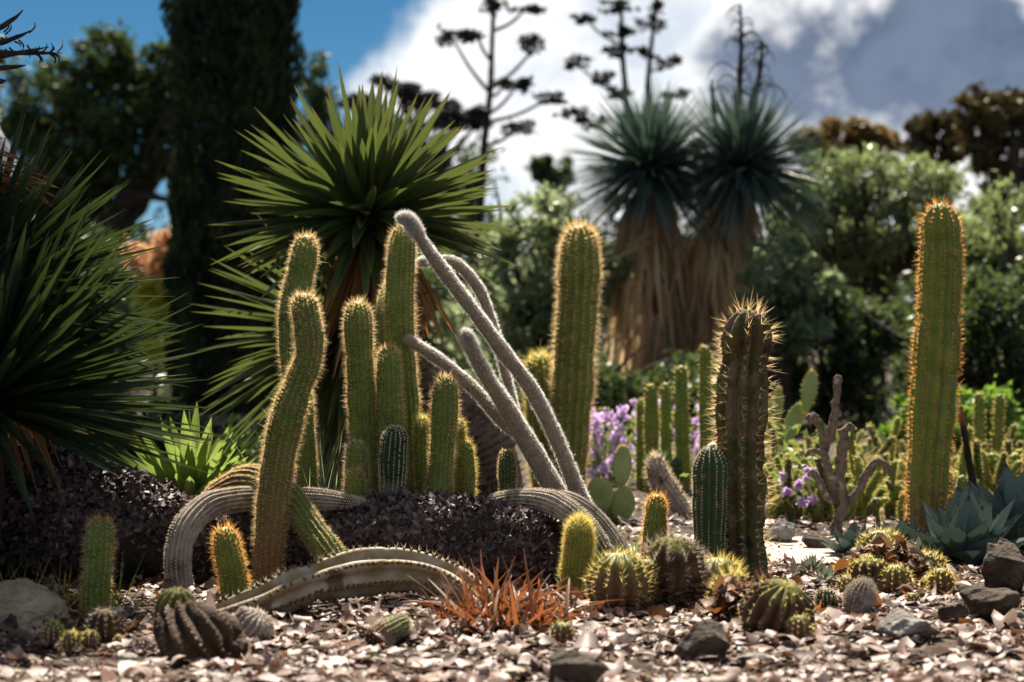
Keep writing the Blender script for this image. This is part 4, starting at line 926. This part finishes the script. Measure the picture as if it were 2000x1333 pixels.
globe('smaller yellow ball behind the star ribbed one by the orange grass', 1085, 1208, 16, 19, 3.5, n=6, ln=.005, sp=.007)
globe('brown papery nub at the end of the broken stub', 728, 1243, 19, 20, 3.40, skin=m_brown, n=2, ln=.003, sp_mat=m_sp_grey, name='cactus_stump', group=None)

# ---- woolly/bare plants, pads and background columns
def bare_shrub():
    d = 5.1; b = P(1640, 1066, d); b[2] = 0
    t = thing('bare_shrub', 'bare pale grey succulent shrub with twisting forked branches', 'shrub', b)
    mb = MB()
    def br(line, seed): tube(mb, [P(x, y, d + (q[0] if q else 0)) for x, y, r, *q in line], [r * .82 / F * d for x, y, r, *q in line], M=16, seed=seed, wob=.2, rough=.07, step=.008)
    br([(1628, 1090, 14), (1634, 1030, 13), (1646, 985, 14), (1640, 930, 13), (1648, 860, 13), (1643, 838, 10)], 1)
    br([(1640, 985, 11), (1622, 930, 11), (1610, 880, 11), (1622, 850, 10), (1632, 800, 9), (1636, 745, 9), (1632, 735, 6)], 2)
    br([(1612, 880, 9), (1605, 845, 9), (1590, 812, 9), (1576, 822, 8)], 3)
    br([(1610, 890, 7), (1588, 880, 7), (1572, 892, 5)], 4)
    br([(1636, 985, 10), (1612, 965, 9), (1590, 925, 9), (1578, 930, 6)], 5)
    br([(1648, 985, 10), (1675, 960, 9), (1695, 920, 9), (1712, 900, 8), (1735, 915, 7), (1738, 930, 5)], 6)
    br([(1645, 850, 8), (1660, 830, 7), (1668, 860, 5)], 7)
    br([(1652, 840, 6), (1660, 828, 6)], 8)
    br([(1636, 780, 6), (1628, 785, 6), (1626, 795, 4)], 9)
    mb.build('branches', m_bare, t)
bare_shrub()
def pad(t, c, rx, ry, d, tilt, yaw, mat=m_pad):
    g = np.random.default_rng(int(c[0] * 1000) % 9999)
    bmm = bmesh.new(); bmesh.ops.create_uvsphere(bmm, u_segments=20, v_segments=14, radius=1)
    a = np.array([v.co[:] for v in bmm.verts]); f = [[v.index for v in q.verts] for q in bmm.faces]; bmm.free()
    a = a * (1, .2, 1); a[:, 0] *= 1 - .22 * np.clip(-a[:, 2], 0, 1)
    a = a * np.array((rx, rx, ry)) / F * d
    ct, st = math.cos(tilt), math.sin(tilt); a = np.stack((a[:, 0] * ct + a[:, 2] * st, a[:, 1], -a[:, 0] * st + a[:, 2] * ct), 1)
    cy, sy = math.cos(yaw), math.sin(yaw); a = np.stack((a[:, 0] * cy - a[:, 1] * sy, a[:, 0] * sy + a[:, 1] * cy, a[:, 2]), 1)
    mb = MB(); a = a + c
    q4 = np.array([x for x in f if len(x) == 4]); q3 = np.array([x for x in f if len(x) == 3])
    mb.add(a, q4); mb.f.append((q3, 0))
    o = mb.build('pad', mat, t)
    k = 260; i = g.integers(0, len(a), k); nn = nrm((a[i] - c) / np.array((1, .2, 1)))
    sb = MB(); add_spines(sb, a[i], nn + g.normal(0, .4, (k, 3)), .012, .0007); sb.build('spines', m_sp_yel, o, smooth=False)
def pear(label, d, pads):
    b = P(pads[0][0], 0, d); b[2] = 0
    t = thing('prickly_pear', label, 'cactus', b, 'prickly pears')
    for px, py, rx, ry, ti in pads: pad(t, P(px, py, d + .03 * math.sin(px)), rx, ry, d, math.radians(ti), .3 * math.sin(px * 3))
pear('prickly pear with round pale green pads below the purple flowers', 5.4, [(1172, 968, 27, 36, -4), (1216, 988, 25, 36, 8), (1215, 912, 20, 42, 4), (1190, 1020, 26, 36, 0), (1215, 1050, 24, 32, 0)])
pear('tall prickly pear with upright oval pads behind the thick brown column', 7.0, [(1535, 900, 26, 44, 5), (1512, 850, 20, 40, -8), (1548, 828, 18, 44, 24), (1580, 765, 16, 42, 10), (1520, 790, 9, 34, 2), (1508, 820, 12, 36, -4), (1540, 960, 24, 44, 0)])

def simple_column(label, line, d, group, skin=None, spm=None, ribs=9, n=4, ln=.012, sp=.02, name='column_cactus', parts=True):
    pts, rad = to_pts(line, d)
    if pts[0][2] > 0: b = pts[0].copy(); b[2] = -.01; pts = [b] + pts; rad = [rad[0]] + rad
    t = thing(name, label, 'cactus', (pts[0][0], pts[0][1], 0), group)
    mb, ar = ribbed(pts, rad, ribs, .16, None, .014, 4, sp=sp, off=rng.uniform(0, 6))
    mb.build('stem', skin or m_skin_y, t)
    spines(ar, n, ln, .0009, 1.0, .1, 1.3, areole=None).build('spines', spm or m_sp_yel, t, smooth=False)
    return t
BG = 'slender columns in the middle distance'
simple_column('slender pale capped column just left of the thick brown column', [(1380, 900, 13), (1378, 800, 13), (1377, 675, 11)], 6.5, BG)
simple_column('slender green column left of the pale capped one', [(1334, 930, 14), (1332, 830, 14), (1330, 714, 12)], 6.6, BG, m_skin)
simple_column('shorter slender column in the middle of the row left of the brown column', [(1302, 930, 12), (1301, 850, 12), (1300, 748, 10)], 6.7, BG, m_skin)
simple_column('stouter slender column at the left end of the row behind the purple flowers', [(1274, 930, 14), (1273, 850, 14), (1272, 750, 12)], 6.5, BG, m_skin_y)
simple_column('low slender column at the far left of that row', [(1252, 950, 10), (1252, 900, 10), (1252, 780, 9)], 6.7, BG, m_skin)
simple_column('brownish low column behind the leaning blurred stem', [(1328, 980, 16), (1326, 940, 16), (1325, 892, 14)], 6.6, BG, m_skin_d)
simple_column('slim sunlit column at the right edge, left of two', [(1914, 915, 11), (1913, 850, 11), (1912, 768, 9)], 6.4, BG)
simple_column('slim sunlit column at the right edge, right of two', [(1946, 900, 10), (1948, 850, 10), (1953, 770, 9)], 6.6, BG)
simple_column('upright column behind the bare shrub with a bent head', [(1662, 960, 10), (1662, 900, 10), (1661, 862, 9)], 6.4, BG)
simple_column('taller upright column right of the bare shrub', [(1710, 960, 10), (1712, 900, 10), (1714, 862, 9)], 6.6, BG)
simple_column('pale hairy topped column right of the tall olive column foot', [(1842, 1010, 11), (1843, 960, 11), (1846, 920, 9)], 5.6, BG, spm=m_sp_pale)
simple_column('pale edged column beside the hairy topped one', [(1878, 1010, 10), (1879, 970, 10), (1880, 928, 9)], 5.5, BG, spm=m_sp_pale)
simple_column('short column behind the burnt stake', [(1872, 960, 10), (1870, 930, 10), (1868, 892, 9)], 6.2, BG)
# thicket of short columns: each one a thing of its own
def thicket():
    g = np.random.default_rng(91); protos = []
    for k in range(5):
        hh = 1.0; t = thing('thicket_cactus', 'short green column of the dense thicket around the bare shrub', 'cactus', (0, 0, -5), 'dense thicket of short columns around the bare shrub')
        pts = [np.array((0, 0, -5.)), np.array((.02 * g.normal(), .02 * g.normal(), -4.86)), np.array((.035 * g.normal(), .03 * g.normal(), -4.72))]
        mb, ar = ribbed(pts, [.0120, .0135, .011], 9, .16, None, .012, 4, sp=.013, off=k)
        mb.build('stem', (m_skin, m_skin_d, m_skin_y, m_skin, m_skin_d)[k], t); spines(ar, 4, .010, .0008, 1., .1, 1.3, areole=None).build('spines', m_sp_yel, t, smooth=False)
        protos.append(t)
    spots = []
    for i in range(180):
        d = g.uniform(5.45, 7.2); px = g.uniform(1500, 1790)
        if g.random() < .12: px = g.uniform(1830, 2010); d = g.uniform(5.6, 6.8)
        spots.append((px, d, g.uniform(.28, .8) + .3 * (g.random() < .12)))
    for i, (px, d, s_) in enumerate(spots):
        k = i % 5
        if i < 5: o = protos[k]
        else:
            o = protos[k].copy(); COL.objects.link(o)
            for ch in protos[k].children:
                c = ch.copy(); COL.objects.link(c); c.parent = o
        x = (px - CX) / F * d; o.location = (x, d, gz(x, d) - .01); o.scale = (1.0, 1.0, s_); o.rotation_euler = (g.normal(0, .2), g.normal(0, .2), g.uniform(0, 6.28))
thicket()
def cholla(label, px, d, arms):
    b = P(px, 0, d); b[2] = 0
    t = thing('candelabra_cactus', label, 'cactus', b, 'branching candelabra cacti')
    for line in arms:
        pts, rad = to_pts(line, d); mb, ar = ribbed(pts, rad, 8, .12, None, .012, 4, sp=.016)
        mb.build('arm', m_skin, t); spines(ar, 6, .014, .0008, 1.1, .1, 1.2, areole=None).build('spines', m_sp_yel, t, smooth=False)
cholla('bushy branching cactus with upturned arms behind the thick column', 1535, 6.6, [[(1535, 990, 12), (1535, 930, 12), (1540, 885, 11)], [(1535, 935, 11), (1515, 915, 11), (1512, 880, 10)], [(1535, 930, 11), (1560, 905, 11), (1566, 878, 9)], [(1535, 950, 11), (1505, 940, 11), (1500, 905, 9)], [(1540, 940, 10), (1572, 930, 10), (1580, 900, 9)]])
cholla('dark branching cactus at the right edge above the blue agave', 1950, 5.9, [[(1950, 990, 12), (1950, 930, 13), (1935, 885, 13)], [(1950, 945, 12), (1975, 920, 13), (1985, 885, 12)], [(1950, 955, 12), (1925, 935, 12), (1912, 880, 12)], [(1960, 950, 12), (2005, 930, 12), (2012, 880, 12)]])
# burnt stake
b = P(1905, 0, 5.5); b[2] = 0; mb = MB()
tube(mb, [b - (0, 0, .05), P(1900, 950, 5.5), P(1886, 860, 5.5), P(1874, 792, 5.5)], [.014, .013, .011, .009], M=8, rough=.05)
tag(mb.build('wooden_stake', m_stake, loc=b), 'charred wooden stake leaning left at the right edge', 'stake')

# ---- purple flowers
def flowers(label, d, clusters, seed):
    g = np.random.default_rng(seed); b = P(np.mean([c[0] for c in clusters]), 0, d); b[2] = 0
    t = thing('flowering_plant', label, 'flower', b, 'purple flowering plants')
    ms = MB(); mf = MB(); ml = MB()
    for px, py, r in clusters:
        dd = d + g.uniform(-.25, .25); c = P(px, py, dd); f0 = b + g.normal(0, .05, 3) * (1, 1, 0) + np.array(((px - np.mean([q[0] for q in clusters])) / F * d * .6, 0, 0))
        tube(ms, [f0, (f0 + c) / 2 + g.normal(0, .02, 3), c], [.004, .003, .002], M=4, cap=False)
        k = 26; R = r / F * d; cc = c + rdir(k, g) * R * g.uniform(.2, 1, (k, 1))
        X = rdir(k, g); Y = nrm(np.cross(X, rdir(k, g))); s = g.uniform(.007, .014, (k, 1)); add_quads(mf, cc, X * s, Y * s)
    k = 170; cc = b + g.normal(0, 1, (k, 3)) * (.13, .1, 0) + np.stack((0 * np.ones(k), 0 * np.ones(k), g.uniform(.02, .3, k)), 1)
    X = rdir(k, g); Y = nrm(np.cross(X, rdir(k, g))); add_quads(ml, cc, X * .022, Y * .01)
    ms.build('stems', m_grass, t); mf.build('blossoms', m_purple, t, smooth=False); ml.build('leaves', m_tuft, t, smooth=False)
g = np.random.default_rng(95)
flowers('purple flowering plant between the big blurred column and the prickly pear', 7.0, [(g.uniform(1115, 1235), g.uniform(795, 950), g.uniform(8, 17)) for i in range(64)], 1)
flowers('purple flowers standing behind the row of slender columns', 7.4, [(g.uniform(1235, 1375), g.uniform(790, 900), g.uniform(7, 13)) for i in range(34)], 2)
flowers('lilac flowers low behind the thick brown column', 5.6, [(g.uniform(1528, 1595), g.uniform(920, 985), g.uniform(6, 10)) for i in range(18)], 3)

# ---- agaves, grasses and tufts
g = np.random.default_rng(101)
def agave(label, px, py, d, n, ln, wd, axis, amin, amax, mat, prof=AGV, droop=.05, group=None, name='agave', fold=.3, teeth=False, zmin=None):
    c = P(px, py, d); c[2] = max(c[2], .01) if zmin is None else zmin
    t = thing(name, label, 'agave' if name == 'agave' else 'plant', (c[0], c[1], 0), group)
    dd = sphere_dirs(n, axis, amin, amax, g); mb = MB()
    blades(mb, c + dd * .015, dd, ln * g.uniform(.75, 1.1, n), wd * g.uniform(.85, 1.1, n), droop, prof, fold, n=12, g=g, twist=.12)
    v = mb.v[0].reshape(n, 12, 3, 3)
    mb.build('leaf_rosette', mat, t, smooth=False)
    if teeth:
        tb = MB()
        for sde in (0, 2):
            e = v[:, 2:11, sde]; m = v[:, 2:11, 1]; e2 = np.concatenate((e, (e[:, 1:] + e[:, :-1]) / 2), 1).reshape(-1, 3); m2 = np.concatenate((m, (m[:, 1:] + m[:, :-1]) / 2), 1).reshape(-1, 3)
            add_spines(tb, e2, nrm(e2 - m2), .006, .0012)
        add_spines(tb, v[:, 11, 1], v[:, 11, 1] - v[:, 10, 1], .016, .0014); tb.build('teeth', m_stake, t, smooth=False)
    return t
FAT = [.6, .7, .85, .98, 1, .92, .78, .6, .4, .2, .04]
agave('broad leaved blue agave with toothed leaves in front at the right edge', 1885, 1098, 4.45, 26, .19, .092, (0, -.25, 1), 6, 64, m_agave, FAT, group='blue agaves', teeth=True)
agave('taller blue agave behind, cut by the right edge', 1985, 1075, 4.75, 26, .235, .10, (-.15, -.1, 1), 5, 64, m_agave, FAT, group='blue agaves', teeth=True)
agave('small blue agave peeping out behind the spiny barrel clump', 1665, 1090, 4.6, 16, .085, .05, (0, -.2, 1), 10, 80, m_agave, FAT, group='blue agaves', teeth=True)
agave('low blue agave between the barrel clump and the tall olive column', 1760, 1075, 4.7, 16, .10, .05, (0, -.2, 1), 10, 85, m_agave, FAT, group='blue agaves', teeth=True)
agave('bright lime green backlit rosette between the left yucca and the trunk', 372, 985, 4.62, 95, .27, .036, (0, -.05, 1), 3, 72, m_lime, [.7, .85, 1, 1, .95, .8, .5, .03], droop=.06, name='rosette_plant', fold=.35)
agave('pale rosette succulent at the left rim of the barrel clump', 1585, 1118, 4.1, 26, .035, .013, (0, 0, 1), 5, 85, m_succ, FAT, name='succulent', group='pale rosette succulents')
agave('pale rosette succulent below, right of the first by the barrel clump', 1612, 1135, 4.0, 22, .03, .012, (0, 0, 1), 5, 85, m_succ, FAT, name='succulent', group='pale rosette succulents')
agave('reddish rosette succulent in front of the low blue agave', 1795, 1080, 4.4, 26, .04, .013, (0, 0, 1), 5, 85, m_succ, FAT, name='succulent', group='pale rosette succulents')
def tuft(label, px, d, n, ln, wd, mat, amax, py=None, axis=(0, 0, 1), droop=.25, spreadr=.05, name='grass_tuft', prof=[.7, 1, .95, .8, .6, .4, .2, .03], group=None, bent=.3):
    c = P(px, 0, d); c[2] = gz(c[0], d) if py is None else P(px, py, d)[2]
    t = thing(name, label, 'grass', c, group); dd = nrm(sphere_dirs(n, axis, 2, amax, g) + g.normal(0, bent * .3, (n, 3)))
    b = np.tile(c, (n, 1)) + g.normal(0, spreadr, (n, 3)) * (1, 1, 0)
    mb = MB(); blades(mb, b, dd, ln * g.uniform(.4, 1.1, n), wd * g.uniform(.7, 1.2, n), droop * g.uniform(.1, 1.6, n), prof, .2, n=8, g=g, twist=.6)
    if n < 30:                                          # few enough to count: every blade a part
        for k in range(n):
            m1 = MB(); m1.add(mb.v[0].reshape(n, 24, 3)[k], mb.f[0][0][:14], 0, mb.a[0][:24]); m1.build('blade', mat, t)
    else: mb.build('blades', mat, t)
    return t
tuft_red = tuft('orange red grass tuft in front of the fallen trunk', 988, 3.46, 300, .18, .010, m_red, 62, droop=.3, spreadr=.055, bent=1.2, prof=[.8, 1, .95, .85, .7, .5, .3, .05])
t = tuft_red
c_ = np.array(t['_o']); n = 170; dd = sphere_dirs(n, (0, 0, 1), 5, 85, g); mb = MB()
blades(mb, np.tile(c_, (n, 1)) + g.normal(0, .05, (n, 3)) * (1, 1, 0), dd, .085 * g.uniform(.4, 1.1, n), .014, .3, [.8, 1, 1, .8, .5, .1], .3, n=6, g=g, twist=.8); mb.build('dead_leaves', m_brownleaf, t)
tuft('green tuft of stiff blades at the foot of the small bright column', 1215, 4.02, 60, .17, .012, m_tuft, 55, droop=.12, spreadr=.04)
tuft('thin pale blades around the brown barrel and the green column', 1335, 3.95, 36, .16, .005, m_grassd, 70, droop=.2, spreadr=.05)
tuft('fine grey green grass clump between the bent column and the straight one', 642, 4.5, 260, .42, .0042, m_grass, 38, droop=.12, spreadr=.05)
tuft('thin spiky grass right of the golden clump', 955, 4.6, 80, .30, .004, m_grass, 70, droop=.2, spreadr=.04)
tuft('dry yellow grass tuft behind the tan boulder in shade', 105, 3.78, 130, .13, .004, m_grassd, 75, droop=.3, spreadr=.06)
tuft('few thin green blades right of the small leaning column', 235, 3.66, 9, .28, .006, m_tuft, 40, droop=.2, spreadr=.012)
tuft('dry grass at the foot of the bent column', 560, 3.85, 40, .07, .003, m_grassd, 70, droop=.2, spreadr=.08)
tuft('thin long dry blades bending out from under the left yucca', 20, 3.5, 6, .33, .005, m_grassd, 60, axis=(.7, 0, .6), droop=.4, spreadr=.02)
tuft('spiky thin blades behind the bent column left side', 560, 4.75, 40, .52, .005, m_grass, 48, axis=(-.35, 0, 1), droop=.05, spreadr=.03)

# ---- rocks
def rock(label, px, py, d, sx_, sy_, sz_, mat, seed, cuts=15, yaw=0):
    g = np.random.default_rng(seed); bmm = bmesh.new(); bmesh.ops.create_icosphere(bmm, subdivisions=5, radius=1)
    a = np.array([v.co[:] for v in bmm.verts]); f = np.array([[v.index for v in q.verts] for q in bmm.faces]); bmm.free()
    for k in range(cuts):
        nv = rdir(1, g)[0]; h = g.uniform(.42, .74); s = np.maximum(a @ nv - h, 0); a = a - s[:, None] * nv * .97
    off = Vector((seed * 3.1, seed, 0))
    k1 = np.array([noise.fractal(Vector(q) * 1.6 + off, 1.0, 2.0, 6) for q in a]); k2 = np.array([noise.fractal(Vector(q) * 5 + off, .8, 2.0, 4) for q in a]); a = a * (1 + .13 * k1 + .035 * k2)[:, None]
    a = a * np.array((sx_, sy_, sz_)) * 1.22; cy, sy = math.cos(yaw), math.sin(yaw); a = np.stack((a[:, 0] * cy - a[:, 1] * sy, a[:, 0] * sy + a[:, 1] * cy, a[:, 2]), 1)
    c = P(px, py, d); c[2] = sz_ * .55 + gz(c[0], d)
    mb = MB(); mb.add(a + c, f); o = mb.build('rock', mat, loc=c); o.location = c
    tag(o, label, 'rock', 'rocks in the cactus bed')
rock('large tan angular boulder at the left edge', 55, 1200, 3.45, .085, .08, .074, m_rock, 3, yaw=.4)
rock('dark wide rock blurred at the bottom edge in the centre', 1115, 1330, 2.80, .062, .05, .05, m_rockd, 5)
rock('dark angular rock standing in the litter in front of the ridged barrel', 1378, 1275, 3.12, .052, .045, .056, m_rockd, 6, yaw=.8)
rock('grey low rock in front of the barrel clump on the right', 1762, 1245, 3.3, .06, .05, .036, m_rockg, 7, yaw=.3)
rock('dark rough boulder right of the grey low rock', 1930, 1195, 3.55, .06, .06, .056, m_rockd, 8)
rock('brown boulder under the blue agaves at the right edge', 1965, 1150, 3.85, .075, .06, .075, m_rockd, 9, yaw=1)
rock('small dark rock left of the dark rough boulder', 1860, 1218, 3.5, .03, .03, .028, m_rockd, 10)
rock('pale block shaped rock beyond the sandy path', 1525, 1075, 4.9, .05, .045, .052, m_rockg, 11, cuts=14)
rock('flat brown rock right of the pale block', 1600, 1092, 4.75, .05, .04, .025, m_rockd, 12)
rock('grey stone half buried behind the dark angular rock', 1480, 1285, 3.08, .045, .04, .02, m_rockg, 13)
for i, (px, py, s_, lb) in enumerate(((660, 1275, .014, 'small tan pebble below the arching stem'), (880, 1300, .017, 'small brown stone below the orange grass'), (1225, 1245, .015, 'small grey pebble left of the dark angular rock'), (1590, 1285, .02, 'flat tan stone between the ridged barrel and the grey low rock'),
                                          (1845, 1290, .018, 'small pale stone near the bottom right corner'), (250, 1300, .02, 'rounded grey stone left of the withered stump'), (60, 1300, .016, 'small brown stone at the bottom left corner'), (1300, 1225, .011, 'small pebble in front of the dried brown barrel'), (1690, 1310, .016, 'dark pebble at the bottom edge below the grey low rock'), (1010, 1315, .013, 'tan pebble left of the dark rock at the bottom edge'))):
    rock(lb, px, py, DG(py), s_ * 1.3, s_, s_ * .7, (m_rock, m_rockd, m_rockg)[i % 3], 40 + i, yaw=i)
rock('flat grey stone at the bottom edge under the withered stump', 600, 1320, 2.95, .02, .02, .008, m_rockg, 14)

# ---- twigs lying in the litter
for px, py, ln, yaw, lb in ((690, 1215, .16, .5, 'thin dead twig under the arching stem'), (820, 1190, .14, -.5, 'dark twig in the shade under the arch'), (300, 1275, .13, .2, 'pale twig left of the withered stump'), (1290, 1262, .12, -.3, 'pale twig in the litter left of the dark angular rock'),
                         (1640, 1262, .15, .35, 'thin twig in the litter left of the grey low rock'), (760, 1300, .13, -.15, 'pale twig near the bottom edge'), (1540, 1310, .14, .6, 'crooked twig near the bottom edge right of the angular rock'), (420, 1180, .12, .9, 'short twig at the foot of the grey arching stem')):
    c = P(px, py, DG(py)); c[2] = gz(c[0], c[1]) + .012; dx = np.array((math.cos(yaw), math.sin(yaw), 0)) * ln / 2
    mb = MB(); tube(mb, [c - dx, c - dx * .3 + (0, .006, .008), c + dx * .4 + (0, -.005, .004), c + dx + (0, 0, .01)], [.0025, .0022, .0018, .001], M=6, seed=px)
    tube(mb, [c + dx * .1, c + dx * .4 + (.004, .015, .012), c + dx * .7 + (0, .03, .016)], [.0015, .0012, .0007], M=5, seed=px)
    tag(mb.build('twig', m_bare if py % 2 else m_bark, loc=c), lb, 'twig', 'dead twigs in the litter')

for o in bpy.data.objects:
    if '_o' in o: del o['_o']
